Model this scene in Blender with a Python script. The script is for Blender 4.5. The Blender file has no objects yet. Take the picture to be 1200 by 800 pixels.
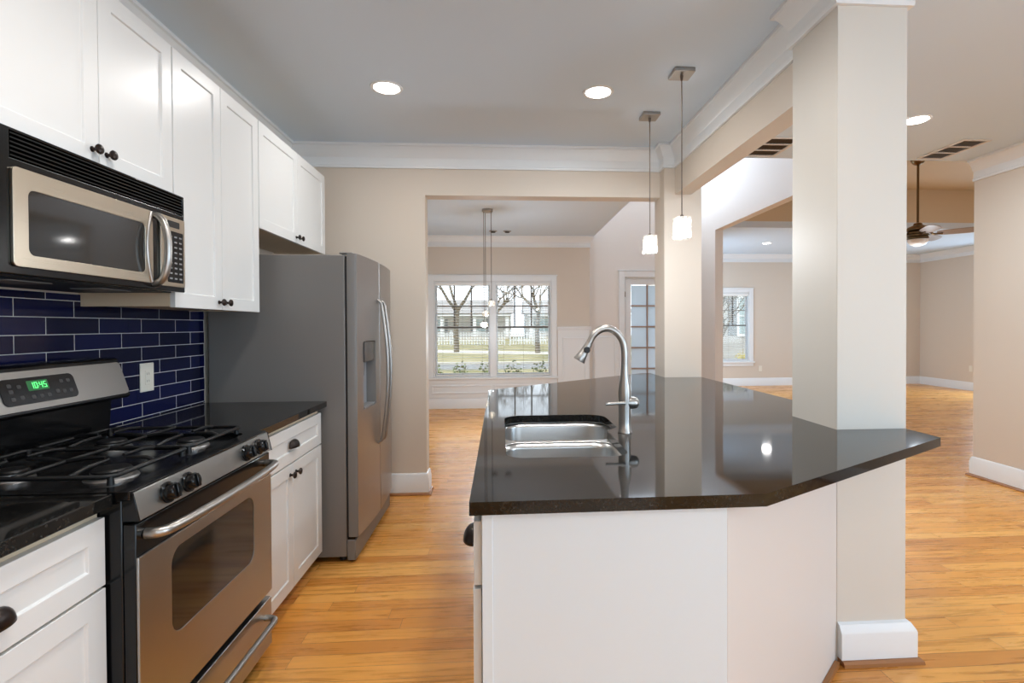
import bpy, bmesh, math, random
from mathutils import Vector, Matrix
random.seed(7)
S = bpy.context.scene
COL = S.collection

# ------------------------------------------------------------------ camera
CAM_H = 1.326427
F_PX, CX, CY = 607.802, 624.084, 388.8548
YAW, PITCH, ROLL = 0.062912, 0.0115594, -0.004602
def cam_rows():
    c, s = math.cos(YAW), math.sin(YAW); cp, sp = math.cos(PITCH), math.sin(PITCH); cr, sr = math.cos(ROLL), math.sin(ROLL)
    base = Matrix(((1, 0, 0), (0, 0, -1), (0, 1, 0)))
    return Matrix(((cr, -sr, 0), (sr, cr, 0), (0, 0, 1))) @ Matrix(((1, 0, 0), (0, cp, -sp), (0, sp, cp))) @ base @ Matrix(((c, -s, 0), (s, c, 0), (0, 0, 1)))
R3 = cam_rows()
cd = bpy.data.cameras.new('camera'); cam = bpy.data.objects.new('camera', cd); COL.objects.link(cam); S.camera = cam
xa, ya, za = Vector(R3[0]), -Vector(R3[1]), -Vector(R3[2])
cam.matrix_world = Matrix(((xa.x, ya.x, za.x, 0), (xa.y, ya.y, za.y, 0), (xa.z, ya.z, za.z, CAM_H), (0, 0, 0, 1)))
cd.sensor_fit = 'HORIZONTAL'; cd.sensor_width = 36.0; cd.lens = F_PX / 1200 * 36.0
cd.shift_x = -(CX - 600) / 1200; cd.shift_y = (CY - 400) / 1200
cd.clip_start = 0.02; cd.clip_end = 200

# ------------------------------------------------------------------ view, world, sun, daylight and fill lamps
S.view_settings.view_transform = 'Standard'; S.view_settings.look = 'None'
S.view_settings.gamma = 1.0; S.view_settings.use_curve_mapping = False
S.view_settings.exposure = 0.18
S.cycles.max_bounces = 10; S.cycles.diffuse_bounces = 6; S.cycles.glossy_bounces = 5
S.cycles.transmission_bounces = 8; S.cycles.transparent_max_bounces = 16
S.cycles.sample_clamp_indirect = 6.0; S.cycles.caustics_reflective = False; S.cycles.caustics_refractive = False

W = bpy.data.worlds.new('world'); S.world = W; W.use_nodes = True
bg = W.node_tree.nodes['Background']
bg.inputs[0].default_value = (0.79, 0.90, 1.0, 1); bg.inputs[1].default_value = 2.7

def sun(direction, strength, color):
    d = bpy.data.lights.new('sun', 'SUN'); d.energy = strength; d.color = color; d.angle = 0.01
    o = bpy.data.objects.new('sun', d); COL.objects.link(o)
    o.rotation_euler = Vector(direction).to_track_quat('-Z', 'Y').to_euler(); return o
sun((0.62, 0.50, -0.75), 1.6, (1.0, 0.95, 0.86))

def area(name, loc, direction, sx, sy, watts, color, shape='RECTANGLE'):
    d = bpy.data.lights.new(name, 'AREA'); d.shape = shape; d.size = sx; d.size_y = sy
    d.energy = watts; d.color = color
    o = bpy.data.objects.new(name, d); COL.objects.link(o); o.location = loc
    o.rotation_euler = Vector(direction).to_track_quat('-Z', 'Z').to_euler(); return o
DAY = (0.52, 0.76, 1.0)
K_CAN = (0.98, 0.96, 0.94)
P_BACK, P_CAN, P_HALL, P_LIV, P_DIN, P_HIGH, P_PEND, P_LFILL, P_SIDE, P_LR, P_LL, P_FAN_FILL = 22, 8.0, 32, 5, 37, 125, 10.5, 12, 90, 70, 60, 3
area('unseen_rear_fill', (1.9, -2.80, 1.38), (0, 1, 0), 2.7, 1.8, P_BACK, (0.36, 0.70, 1.0))  # unseen lamp at an opening added behind the camera
area('daylight_foyer_high_window', (2.4, 8.75, 4.2), (0.05, -1, -0.25), 1.5, 1.5, P_HIGH, (0.70, 0.83, 1.0))
area('unseen_living_fill', (7.4, 4.05, 1.6), (0, 1, 0), 2.4, 1.6, P_LFILL, DAY)  # unseen fill at an opening added in the near living-room wall
area('unseen_side_fill', (4.40, -0.7, 1.5), (-1, 0, 0), 2.3, 1.5, P_SIDE, DAY)  # unseen fill added to light the cabinet fronts and hall
area('unseen_living_right_fill', (9.62, 8.85, 1.15), (-1, 0, 0), 1.25, 2.0, P_LR, DAY)  # unseen fill added to brighten the low living-room ceiling
area('unseen_living_left_fill', (3.08, 9.8, 1.25), (1, 0, 0), 1.5, 1.8, P_LL, DAY)  # unseen fill added for the left of the low ceiling and right wall

# ------------------------------------------------------------------ materials
def lin(r, g, b):
    f = lambda c: (c / 255 / 12.92) if c / 255 <= 0.04045 else ((c / 255 + 0.055) / 1.055) ** 2.4
    return (f(r), f(g), f(b), 1)
class NT:
    def __init__(s, name):
        s.m = bpy.data.materials.new(name); s.m.use_nodes = True; s.t = s.m.node_tree
        s.b = s.t.nodes['Principled BSDF']; s.o = s.t.nodes['Material Output']
    def n(s, typ, **kw):
        x = s.t.nodes.new(typ)
        for k, v in kw.items(): setattr(x, k, v)
        return x
    def l(s, a, b): s.t.links.new(a, b)
    def math(s, op, a, b=None):
        x = s.n('ShaderNodeMath', operation=op)
        for i, v in enumerate((a, b)):
            if v is None: continue
            if isinstance(v, (int, float)): x.inputs[i].default_value = v
            else: s.l(v, x.inputs[i])
        return x.outputs[0]
    def coords(s, scale=(1, 1, 1)):
        tc = s.n('ShaderNodeNewGeometry'); mp = s.n('ShaderNodeMapping'); mp.inputs['Scale'].default_value = scale
        s.l(tc.outputs['Position'], mp.inputs['Vector']); return mp.outputs[0]
    def ramp(s, fac, stops):
        r = s.n('ShaderNodeValToRGB'); e = r.color_ramp.elements
        while len(e) < len(stops): e.new(0.5)
        for x, (p, c) in zip(e, stops): x.position = p; x.color = c
        s.l(fac, r.inputs[0]); return r.outputs[0]
    def bump(s, h, strength, dist=0.002):
        b = s.n('ShaderNodeBump'); b.inputs['Strength'].default_value = strength; b.inputs['Distance'].default_value = dist
        s.l(h, b.inputs['Height']); s.l(b.outputs[0], s.b.inputs['Normal'])
def setb(b, col, rough, metal=0.0, spec=0.5, **kw):
    b.inputs['Base Color'].default_value = col; b.inputs['Roughness'].default_value = rough
    b.inputs['Metallic'].default_value = metal; b.inputs['Specular IOR Level'].default_value = spec
    for k, v in kw.items(): b.inputs[k].default_value = v
def plain(name, col, rough=0.5, metal=0.0, spec=0.5, noise=0.0, nscale=40, **kw):
    t = NT(name); setb(t.b, col, rough, metal, spec, **kw)
    if noise:
        nz = t.n('ShaderNodeTexNoise'); nz.inputs['Scale'].default_value = nscale; nz.inputs['Detail'].default_value = 4
        t.l(t.coords(), nz.inputs['Vector']); t.bump(nz.outputs[0], noise, 0.001)
    return t.m
def glow(name, col, strength):
    t = NT(name); setb(t.b, col, 0.4); t.b.inputs['Emission Color'].default_value = col; t.b.inputs['Emission Strength'].default_value = strength
    return t.m
def glass(name, tint=(1, 1, 1, 1), gloss=0.04):
    t = NT(name); t.t.nodes.remove(t.b)
    tr = t.n('ShaderNodeBsdfTransparent'); tr.inputs[0].default_value = tint
    gl = t.n('ShaderNodeBsdfGlossy'); gl.inputs['Roughness'].default_value = 0.02
    fr = t.n('ShaderNodeFresnel'); fr.inputs[0].default_value = 1.45
    mx = t.n('ShaderNodeMixShader'); t.l(fr.outputs[0], mx.inputs[0]); t.l(tr.outputs[0], mx.inputs[1]); t.l(gl.outputs[0], mx.inputs[2])
    t.l(mx.outputs[0], t.o.inputs[0]); return t.m
def brushed(name, col, rough, axis, amount=0.06):
    t = NT(name); setb(t.b, col, rough, 1.0)
    sc = {'x': (3, 900, 900), 'y': (900, 3, 900), 'z': (900, 900, 3)}[axis]
    nz = t.n('ShaderNodeTexNoise'); nz.inputs['Scale'].default_value = 1.0; nz.inputs['Detail'].default_value = 2
    t.l(t.coords(sc), nz.inputs['Vector'])
    t.l(t.math('ADD', t.math('MULTIPLY', nz.outputs[0], amount * 2), rough - amount), t.b.inputs['Roughness'])
    return t.m
def granite():
    t = NT('black_granite'); setb(t.b, (0.02, 0.02, 0.02, 1), 0.048, 0, 0.38)
    v = t.n('ShaderNodeTexVoronoi'); v.inputs['Scale'].default_value = 260; t.l(t.coords(), v.inputs['Vector'])
    nz = t.n('ShaderNodeTexNoise'); nz.inputs['Scale'].default_value = 9; nz.inputs['Detail'].default_value = 8; nz.inputs['Roughness'].default_value = 0.7
    t.l(t.coords(), nz.inputs['Vector'])
    a = t.ramp(v.outputs['Color'], [(0.0, lin(14, 14, 14)), (0.55, lin(25, 25, 25)), (0.86, lin(40, 39, 37)), (1.0, lin(70, 68, 66))])
    b = t.ramp(nz.outputs[0], [(0.35, (0.45, 0.43, 0.41, 1)), (0.7, (1.25, 1.2, 1.15, 1))])
    mx = t.n('ShaderNodeMix', data_type='RGBA', blend_type='MULTIPLY'); mx.inputs[0].default_value = 1
    t.l(a, mx.inputs[6]); t.l(b, mx.inputs[7]); t.l(mx.outputs[2], t.b.inputs['Base Color'])
    return t.m
def wood_floor():
    t = NT('oak_floor'); setb(t.b, (0.5, 0.25, 0.08, 1), 0.28, 0, 0.5)
    sp = t.n('ShaderNodeSeparateXYZ'); t.l(t.coords(), sp.inputs[0]); X, Y = sp.outputs[0], sp.outputs[1]
    PW, PL = 0.082, 1.05
    row = t.math('FLOOR', t.math('DIVIDE', Y, PW))
    w1 = t.n('ShaderNodeTexWhiteNoise', noise_dimensions='1D'); t.l(row, w1.inputs['W'])
    xs = t.math('ADD', t.math('DIVIDE', X, PL), t.math('MULTIPLY', w1.outputs[0], 7.3))
    colm = t.math('FLOOR', xs)
    cmb = t.n('ShaderNodeCombineXYZ'); t.l(row, cmb.inputs[0]); t.l(colm, cmb.inputs[1])
    w2 = t.n('ShaderNodeTexWhiteNoise', noise_dimensions='3D'); t.l(cmb.outputs[0], w2.inputs['Vector'])
    # grain, stretched along the board and different on each board
    off = t.n('ShaderNodeVectorMath', operation='ADD'); mp = t.coords((1.6, 22, 1)); t.l(mp, off.inputs[0])
    sc = t.n('ShaderNodeVectorMath', operation='SCALE'); t.l(w2.outputs['Color'], sc.inputs[0]); sc.inputs['Scale'].default_value = 30; t.l(sc.outputs[0], off.inputs[1])
    g = t.n('ShaderNodeTexNoise'); g.inputs['Scale'].default_value = 1.7; g.inputs['Detail'].default_value = 6; g.inputs['Roughness'].default_value = 0.62; g.inputs['Distortion'].default_value = 0.8
    t.l(off.outputs[0], g.inputs['Vector'])
    base = t.ramp(w2.outputs[0], [(0.0, lin(198, 131, 58)), (0.35, lin(218, 150, 68)), (0.7, lin(225, 160, 77)), (1.0, lin(231, 172, 92))])
    gr = t.ramp(g.outputs[0], [(0.30, (0.62, 0.54, 0.44, 1)), (0.47, (0.95, 0.93, 0.9, 1)), (0.7, (1.1, 1.1, 1.1, 1))])
    mx = t.n('ShaderNodeMix', data_type='RGBA', blend_type='MULTIPLY'); mx.inputs[0].default_value = 1
    t.l(base, mx.inputs[6]); t.l(gr, mx.inputs[7])
    fy = t.math('FRACT', t.math('DIVIDE', Y, PW)); fx = t.math('FRACT', xs)
    gap = t.math('MAXIMUM', t.math('LESS_THAN', fy, 0.022), t.math('LESS_THAN', fx, 0.0016))
    mg = t.n('ShaderNodeMix', data_type='RGBA'); t.l(gap, mg.inputs[0]); t.l(mx.outputs[2], mg.inputs[6]); mg.inputs[7].default_value = lin(96, 58, 28)
    t.l(mg.outputs[2], t.b.inputs['Base Color'])
    t.l(t.math('ADD', t.math('MULTIPLY', g.outputs[0], 0.12), 0.22), t.b.inputs['Roughness'])
    t.bump(t.math('SUBTRACT', t.math('MULTIPLY', g.outputs[0], 0.15), gap), 0.12, 0.002)
    return t.m
def tile():
    t = NT('navy_glazed_tile'); setb(t.b, lin(20, 26, 58), 0.10, 0, 0.28)
    sp = t.n('ShaderNodeSeparateXYZ'); t.l(t.coords(), sp.inputs[0]); Y, Z = sp.outputs[1], sp.outputs[2]
    TW, TH, Y0, Z0 = 0.2477, 0.0633, 2.334, 1.2395
    zr = t.math('DIVIDE', t.math('SUBTRACT', Z, Z0 - 20 * TH), TH); row = t.math('FLOOR', zr)
    yr = t.math('ADD', t.math('DIVIDE', t.math('SUBTRACT', Y, Y0 - 40 * TW), TW), t.math('MULTIPLY', t.math('MODULO', row, 2.0), 0.5))
    fz, fy = t.math('FRACT', zr), t.math('FRACT', yr)
    cz = t.math('MINIMUM', fz, t.math('SUBTRACT', 1.0, fz)); cy = t.math('MINIMUM', fy, t.math('SUBTRACT', 1.0, fy))
    d = t.math('MINIMUM', t.math('MULTIPLY', cz, TH), t.math('MULTIPLY', cy, TW))
    grout = t.math('LESS_THAN', d, 0.0013)
    cmb = t.n('ShaderNodeCombineXYZ'); t.l(row, cmb.inputs[0]); t.l(t.math('FLOOR', yr), cmb.inputs[1])
    wn = t.n('ShaderNodeTexWhiteNoise', noise_dimensions='3D'); t.l(cmb.outputs[0], wn.inputs['Vector'])
    tc = t.ramp(wn.outputs[0], [(0.0, lin(9, 12, 42)), (1.0, lin(13, 19, 62))])
    mx = t.n('ShaderNodeMix', data_type='RGBA'); t.l(grout, mx.inputs[0]); t.l(tc, mx.inputs[6]); mx.inputs[7].default_value = lin(205, 204, 200)
    t.l(mx.outputs[2], t.b.inputs['Base Color'])
    t.l(t.math('ADD', t.math('MULTIPLY', grout, 0.7), 0.1), t.b.inputs['Roughness'])
    t.bump(t.math('MINIMUM', d, 0.003), 0.6, 0.6)
    return t.m
M = {}
M['wall'] = plain('beige_paint', lin(208, 196, 182), 0.6, noise=0.05, nscale=180)
M['wallc'] = plain('pale_grey_paint', lin(207, 202, 193), 0.55, noise=0.05, nscale=180)
M['tan'] = plain('tan_paint', lin(205, 188, 160), 0.65, noise=0.05, nscale=180)
M['wallw'] = plain('pale_paint', lin(226, 220, 214), 0.6, noise=0.05, nscale=180)
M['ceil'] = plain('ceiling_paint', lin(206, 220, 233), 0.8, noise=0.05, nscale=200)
M['trim'] = plain('white_trim_paint', lin(226, 228, 229), 0.35)
M['cab'] = plain('white_cabinet_paint', lin(211, 211, 209), 0.33)
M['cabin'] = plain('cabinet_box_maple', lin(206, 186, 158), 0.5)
M['isl'] = plain('island_panel_paint', lin(216, 223, 227), 0.4)
M['floor'] = wood_floor()
M['shoe'] = plain('stained_oak_moulding', lin(150, 98, 52), 0.4)
M['granite'] = granite()
M['tile'] = tile()
M['steel'] = brushed('brushed_steel_horizontal', lin(166, 164, 160), 0.31, 'y')
M['steelv'] = brushed('brushed_steel_vertical', lin(164, 160, 157), 0.36, 'z')
M['steelm'] = brushed('steel_reflection_tint', lin(190, 178, 160), 0.30, 'y')  # tan reflection of the room put into the steel's base colour
M['steelx'] = brushed('sink_steel', lin(196, 195, 193), 0.30, 'x', 0.02)
M['nickel'] = plain('satin_nickel', lin(170, 166, 161), 0.34, 1.0)
M['bronze'] = plain('antique_bronze', lin(120, 98, 70), 0.3, 1.0)
M['fridge'] = plain('grey_appliance_paint', lin(116, 113, 110), 0.42, 0.0, 0.5, noise=0.12, nscale=700)
M['black'] = plain('black_enamel', lin(11, 11, 12), 0.17, 0, 0.32)
M['blackm'] = plain('black_matte', lin(16, 16, 16), 0.5)
M['iron'] = plain('cast_iron', lin(12, 12, 13), 0.42, 0, 0.35, noise=0.2, nscale=400)
M['dkglass'] = plain('dark_oven_glass', lin(34, 30, 26), 0.06, 0, 0.6)
M['mwglass'] = plain('dark_microwave_glass', lin(40, 39, 37), 0.06, 0, 0.6)
M['cap'] = plain('burner_aluminium', lin(150, 148, 146), 0.4, 1.0)
M['knobdk'] = plain('oil_rubbed_bronze', lin(38, 28, 24), 0.3, 0.6)
M['plate'] = plain('white_plastic', lin(226, 221, 208), 0.35)
M['green'] = glow('green_digits', (0.12, 0.9, 0.22, 1), 1.2)
M['greenback'] = glow('green_display_back', (0.01, 0.12, 0.03, 1), 0.25)
M['mark'] = plain('grey_printed_mark', lin(120, 120, 120), 0.5)
M['lens'] = glow('lamp_lens', (1.0, 0.95, 0.88, 1), 9.0)
M['bulb'] = glow('warm_bulb', (1.0, 0.88, 0.70, 1), 5.0)
M['pane'] = glass('window_glass')
M['cord'] = plain('brown_cord', lin(92, 78, 68), 0.5)
M['sash'] = plain('dark_taupe_sash', lin(96, 88, 80), 0.5)
M['blind'] = plain('white_blind', lin(238, 238, 236), 0.5)
M['vent'] = plain('painted_vent', lin(214, 208, 200), 0.5)
M['ventdk'] = plain('dark_duct', lin(84, 68, 50), 0.7)
M['blade'] = plain('grey_fan_blade', lin(150, 138, 130), 0.4)
M['frost'] = None
def crystal():
    t = NT('crystal_shade'); t.t.nodes.remove(t.b)
    tr = t.n('ShaderNodeBsdfTransparent'); tr.inputs[0].default_value = (0.95, 0.93, 0.9, 1)
    tl = t.n('ShaderNodeBsdfTranslucent'); tl.inputs[0].default_value = (0.95, 0.92, 0.86, 1)
    gl = t.n('ShaderNodeBsdfGlossy'); gl.inputs['Roughness'].default_value = 0.08
    v = t.n('ShaderNodeTexVoronoi'); v.inputs['Scale'].default_value = 75; t.l(t.coords(), v.inputs['Vector'])
    r = t.ramp(v.outputs['Distance'], [(0.2, (0.85, 0.85, 0.85, 1)), (0.6, (0.25, 0.25, 0.25, 1))])
    bw = t.n('ShaderNodeRGBToBW'); t.l(r, bw.inputs[0])
    m1 = t.n('ShaderNodeMixShader'); t.l(bw.outputs[0], m1.inputs[0]); t.l(tr.outputs[0], m1.inputs[1]); t.l(tl.outputs[0], m1.inputs[2])
    m2 = t.n('ShaderNodeMixShader'); m2.inputs[0].default_value = 0.12; t.l(m1.outputs[0], m2.inputs[1]); t.l(gl.outputs[0], m2.inputs[2])
    t.l(m2.outputs[0], t.o.inputs[0]); return t.m
M['crystal'] = crystal()
def frosted():
    t = NT('frosted_door_glass'); t.t.nodes.remove(t.b)
    tl = t.n('ShaderNodeBsdfTranslucent'); tl.inputs[0].default_value = (0.52, 0.57, 0.62, 1)
    tr = t.n('ShaderNodeBsdfTransparent')
    gl = t.n('ShaderNodeBsdfGlossy'); gl.inputs['Roughness'].default_value = 0.15
    m1 = t.n('ShaderNodeMixShader'); m1.inputs[0].default_value = 0.10; t.l(tl.outputs[0], m1.inputs[1]); t.l(tr.outputs[0], m1.inputs[2])
    m2 = t.n('ShaderNodeMixShader'); m2.inputs[0].default_value = 0.06; t.l(m1.outputs[0], m2.inputs[1]); t.l(gl.outputs[0], m2.inputs[2])
    t.l(m2.outputs[0], t.o.inputs[0]); return t.m
M['frost'] = frosted()
def noisy(name, c1, c2, scale, rough=0.9):
    t = NT(name); setb(t.b, c1, rough, 0, 0.2)
    nz = t.n('ShaderNodeTexNoise'); nz.inputs['Scale'].default_value = scale; nz.inputs['Detail'].default_value = 6; t.l(t.coords(), nz.inputs['Vector'])
    t.l(t.ramp(nz.outputs[0], [(0.35, c1), (0.65, c2)]), t.b.inputs['Base Color']); return t.m
M['lawn'] = noisy('winter_lawn', lin(112, 108, 72), lin(146, 136, 100), 0.5)
M['road'] = noisy('asphalt_road', lin(112, 112, 110), lin(126, 126, 124), 4)
M['walk'] = noisy('concrete_path', lin(176, 170, 158), lin(188, 182, 170), 5)
M['bark'] = noisy('grey_bark', lin(92, 85, 72), lin(118, 110, 95), 14)
M['leaf'] = noisy('evergreen_leaves', lin(70, 88, 52), lin(110, 122, 80), 9)
M['straw'] = noisy('straw_shrub', lin(150, 140, 84), lin(196, 180, 120), 9)
M['white'] = plain('white_wood', lin(206, 206, 204), 0.5)
M['shutter'] = plain('grey_shutter', lin(120, 124, 124), 0.6)
M['pale'] = plain('pale_house_window', lin(150, 168, 168), 0.15)
M['roofm'] = noisy('grey_shingles', lin(136, 133, 130), lin(156, 152, 148), 6)
def siding():
    t = NT('lap_siding'); setb(t.b, lin(176, 174, 168), 0.6)
    sp = t.n('ShaderNodeSeparateXYZ'); t.l(t.coords(), sp.inputs[0])
    f = t.math('FRACT', t.math('DIVIDE', sp.outputs[2], 0.16)); t.bump(f, 0.8, 0.03); return t.m
M['siding'] = siding()

# ------------------------------------------------------------------ mesh builder
ORG = {}
class MB:
    def __init__(s): s.bm = bmesh.new()
    def face(s, vs):
        try: s.bm.faces.new(vs)
        except ValueError: pass
    def box(s, x0, x1, y0, y1, z0, z1):
        v = [s.bm.verts.new(p) for p in ((x0, y0, z0), (x1, y0, z0), (x1, y1, z0), (x0, y1, z0), (x0, y0, z1), (x1, y0, z1), (x1, y1, z1), (x0, y1, z1))]
        for q in ((0, 3, 2, 1), (4, 5, 6, 7), (0, 1, 5, 4), (1, 2, 6, 5), (2, 3, 7, 6), (3, 0, 4, 7)): s.face([v[i] for i in q])
        return s
    def prism(s, pts, axis, a, b):
        """pts: 2-D loop; axis 'z': (x,y), 'y': (x,z), 'x': (y,z); extruded from a to b"""
        mk = {'z': lambda p, h: (p[0], p[1], h), 'y': lambda p, h: (p[0], h, p[1]), 'x': lambda p, h: (h, p[0], p[1])}[axis]
        lo = [s.bm.verts.new(mk(p, a)) for p in pts]; hi = [s.bm.verts.new(mk(p, b)) for p in pts]
        s.face(lo); s.face(hi[::-1]); n = len(pts)
        for i in range(n): s.face([lo[i], hi[i], hi[(i + 1) % n], lo[(i + 1) % n]])
        return s
    def plate(s, outer, holes, axis, a, b):
        """flat plate with holes"""
        mk = {'z': lambda p, h: (p[0], p[1], h), 'y': lambda p, h: (p[0], h, p[1]), 'x': lambda p, h: (h, p[0], p[1])}[axis]
        for h in (a, b):
            ed = []
            for lp in [outer] + holes:
                vs = [s.bm.verts.new(mk(p, h)) for p in lp]
                ed += [s.bm.edges.new((vs[i], vs[(i + 1) % len(vs)])) for i in range(len(vs))]
            bmesh.ops.triangle_fill(s.bm, use_beauty=True, use_dissolve=False, edges=ed)
        for lp in [outer] + holes:
            lo = [s.bm.verts.new(mk(p, a)) for p in lp]; hi = [s.bm.verts.new(mk(p, b)) for p in lp]; n = len(lp)
            for i in range(n): s.face([lo[i], hi[i], hi[(i + 1) % n], lo[(i + 1) % n]])
        bmesh.ops.remove_doubles(s.bm, verts=s.bm.verts, dist=1e-6); return s
    def lathe(s, c, axis, prof, n=24, sx=1.0, sy=1.0):
        """prof: (r, h) along axis from point c"""
        ax = Vector(axis).normalized(); u = ax.orthogonal().normalized(); w = ax.cross(u); c = Vector(c); rings = []
        for r, h in prof:
            if r < 1e-6: rings.append([s.bm.verts.new(c + ax * h)])
            else: rings.append([s.bm.verts.new(c + ax * h + (u * math.cos(2 * math.pi * i / n) * sx + w * math.sin(2 * math.pi * i / n) * sy) * r) for i in range(n)])
        for A, B in zip(rings, rings[1:]):
            for i in range(n):
                a0, a1 = A[i % len(A)], A[(i + 1) % len(A)]; b0, b1 = B[i % len(B)], B[(i + 1) % len(B)]
                vs = []
                for q in (a0, a1, b1, b0):
                    if q not in vs: vs.append(q)
                if len(vs) > 2: s.face(vs)
        if len(rings[0]) > 1: s.face(rings[0][::-1])
        if len(rings[-1]) > 1: s.face(rings[-1])
        return s
    def cyl(s, a, b, r0, r1=None, n=16):
        a, b = Vector(a), Vector(b); return s.lathe(a, b - a, [(r0, 0), (r0 if r1 is None else r1, (b - a).length)], n)
    def tube(s, pts, rad, n=12, cap=True, flat=1.0):
        pts = [Vector(p) for p in pts]; rad = rad if isinstance(rad, (list, tuple)) else [rad] * len(pts); rings = []; up = None
        for i, p in enumerate(pts):
            d = (pts[min(i + 1, len(pts) - 1)] - pts[max(i - 1, 0)]).normalized()
            if up is None: up = d.orthogonal().normalized()
            up = (up - d * up.dot(d)).normalized(); w = d.cross(up)
            rings.append([s.bm.verts.new(p + (up * math.cos(2 * math.pi * k / n) + w * math.sin(2 * math.pi * k / n) * flat) * rad[i]) for k in range(n)])
        for A, B in zip(rings, rings[1:]):
            for k in range(n): s.face([A[k], A[(k + 1) % n], B[(k + 1) % n], B[k]])
        if cap: s.face(rings[0][::-1]); s.face(rings[-1])
        return s
    def sweep(s, path, prof, closed=False, flip=1):
        """prof: (out, z) swept along a horizontal path with mitred corners; out is to the left of travel times flip"""
        P = [Vector((p[0], p[1])) for p in path]; n = len(P); rings = []
        for i in range(n):
            d0 = (P[i] - P[i - 1]).normalized() if (closed or i > 0) else None
            d1 = (P[(i + 1) % n] - P[i]).normalized() if (closed or i < n - 1) else None
            if d0 is None: d0 = d1
            if d1 is None: d1 = d0
            n0, n1 = Vector((-d0.y, d0.x)), Vector((-d1.y, d1.x)); m = (n0 + n1)
            m = m / max(1e-6, m.dot(n0))
            rings.append([s.bm.verts.new((P[i].x + m.x * o * flip, P[i].y + m.y * o * flip, z)) for o, z in prof])
        k = len(prof)
        for i in range(n if closed else n - 1):
            A, B = rings[i], rings[(i + 1) % n]
            for j in range(k): s.face([A[j], A[(j + 1) % k], B[(j + 1) % k], B[j]])
        if not closed: s.face(rings[0]); s.face(rings[-1][::-1])
        return s
    def shaker(s, x, y0, y1, z0, z1, t=0.02, rail=0.057, dep=0.007, sgn=1):
        """recessed-panel front whose face stands at x, thickness t, facing sgn*X"""
        xb = x - sgn * t; r = min(rail, (z1 - z0) * 0.32)
        def q(X, a, b, c, d): return [s.bm.verts.new((X, Y, Z)) for Y, Z in ((a, c), (b, c), (b, d), (a, d))]
        B = q(xb, y0, y1, z0, z1); Fo = q(x, y0, y1, z0, z1); Fi = q(x, y0 + rail, y1 - rail, z0 + r, z1 - r)
        Pn = q(x - sgn * dep, y0 + rail + 0.003, y1 - rail - 0.003, z0 + r + 0.003, z1 - r - 0.003)
        s.face(B)
        for i in range(4):
            j = (i + 1) % 4
            s.face([B[i], B[j], Fo[j], Fo[i]]); s.face([Fo[i], Fo[j], Fi[j], Fi[i]]); s.face([Fi[i], Fi[j], Pn[j], Pn[i]])
        s.face(Pn); return s
    def build(s, name, mat, parent=None, bevel=0, smooth=35, segs=2, loc=None, solid=0):
        bmesh.ops.recalc_face_normals(s.bm, faces=s.bm.faces)
        if parent is not None: org = ORG[parent]
        elif loc is not None: org = Vector(loc)
        else:
            xs = [v.co for v in s.bm.verts]
            org = Vector(((min(v.x for v in xs) + max(v.x for v in xs)) / 2, (min(v.y for v in xs) + max(v.y for v in xs)) / 2, min(v.z for v in xs)))
        for v in s.bm.verts: v.co -= org
        me = bpy.data.meshes.new(name); s.bm.to_mesh(me); s.bm.free()
        if smooth:
            for p in me.polygons: p.use_smooth = True
            me.set_sharp_from_angle(angle=math.radians(smooth))
        me.materials.append(M[mat] if isinstance(mat, str) else mat)
        o = bpy.data.objects.new(name, me); COL.objects.link(o); ORG[o] = org
        if parent is not None: o.parent = parent
        else: o.location = org
        if solid:
            md = o.modifiers.new('solid', 'SOLIDIFY'); md.thickness = solid; md.offset = 0
        if bevel:
            md = o.modifiers.new('bevel', 'BEVEL'); md.width = bevel; md.segments = segs; md.limit_method = 'ANGLE'; md.angle_limit = math.radians(40)
        return o
def thing(name, label, cat, loc, group=None):
    o = bpy.data.objects.new(name, None); COL.objects.link(o); o.location = loc; o.empty_display_size = 0.1
    ORG[o] = Vector(loc); o['label'] = label; o['category'] = cat
    if group: o['group'] = group
    return o
def tag(o, label, cat, group=None):
    o['label'] = label; o['category'] = cat
    if group: o['group'] = group
    return o
def struct(o): o['kind'] = 'structure'; return o
def lab(o, label): o['label'] = label; return o
def dup(src, dx, dy, dz, label):
    """copy of a thing with copies of its parts and sub-parts"""
    c = src.copy(); COL.objects.link(c); c.location = src.location + Vector((dx, dy, dz)); c['label'] = label; ORG[c] = ORG[src] + Vector((dx, dy, dz))
    def rec(a, b):
        for ch in list(a.children):
            k = ch.copy(); COL.objects.link(k); k.parent = b; ORG[k] = ORG[b]; rec(ch, k)
    rec(src, c); return c
def rrect(y0, y1, z0, z1, r, n=6):
    out = []
    for cx, cz, a in ((y1 - r, z0 + r, -90), (y1 - r, z1 - r, 0), (y0 + r, z1 - r, 90), (y0 + r, z0 + r, 180)):
        for i in range(n + 1):
            t = math.radians(a + 90 * i / n); out.append((cx + r * math.cos(t), cz + r * math.sin(t)))
    return out
def rpoly(pts, rad, n=6):
    """polygon with rounded corners, one radius per corner"""
    out = []; m = len(pts)
    for i in range(m):
        p = Vector(pts[i]); a = (Vector(pts[i - 1]) - p); b = (Vector(pts[(i + 1) % m]) - p); r = rad[i]
        if r <= 0: out.append(tuple(p)); continue
        la, lb = a.length, b.length; a.normalize(); b.normalize()
        ang = math.acos(max(-1, min(1, a.dot(b)))); t = min(r / math.tan(ang / 2), la * 0.49, lb * 0.49); r2 = t * math.tan(ang / 2)
        c = p + (a + b).normalized() * (r2 / math.sin(ang / 2)); v0 = p + a * t - c; v1 = p + b * t - c
        a0 = math.atan2(v0.y, v0.x); a1 = math.atan2(v1.y, v1.x); d = (a1 - a0 + math.pi) % (2 * math.pi) - math.pi
        for k in range(n + 1): out.append((c.x + r2 * math.cos(a0 + d * k / n), c.y + r2 * math.sin(a0 + d * k / n)))
    return out
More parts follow.
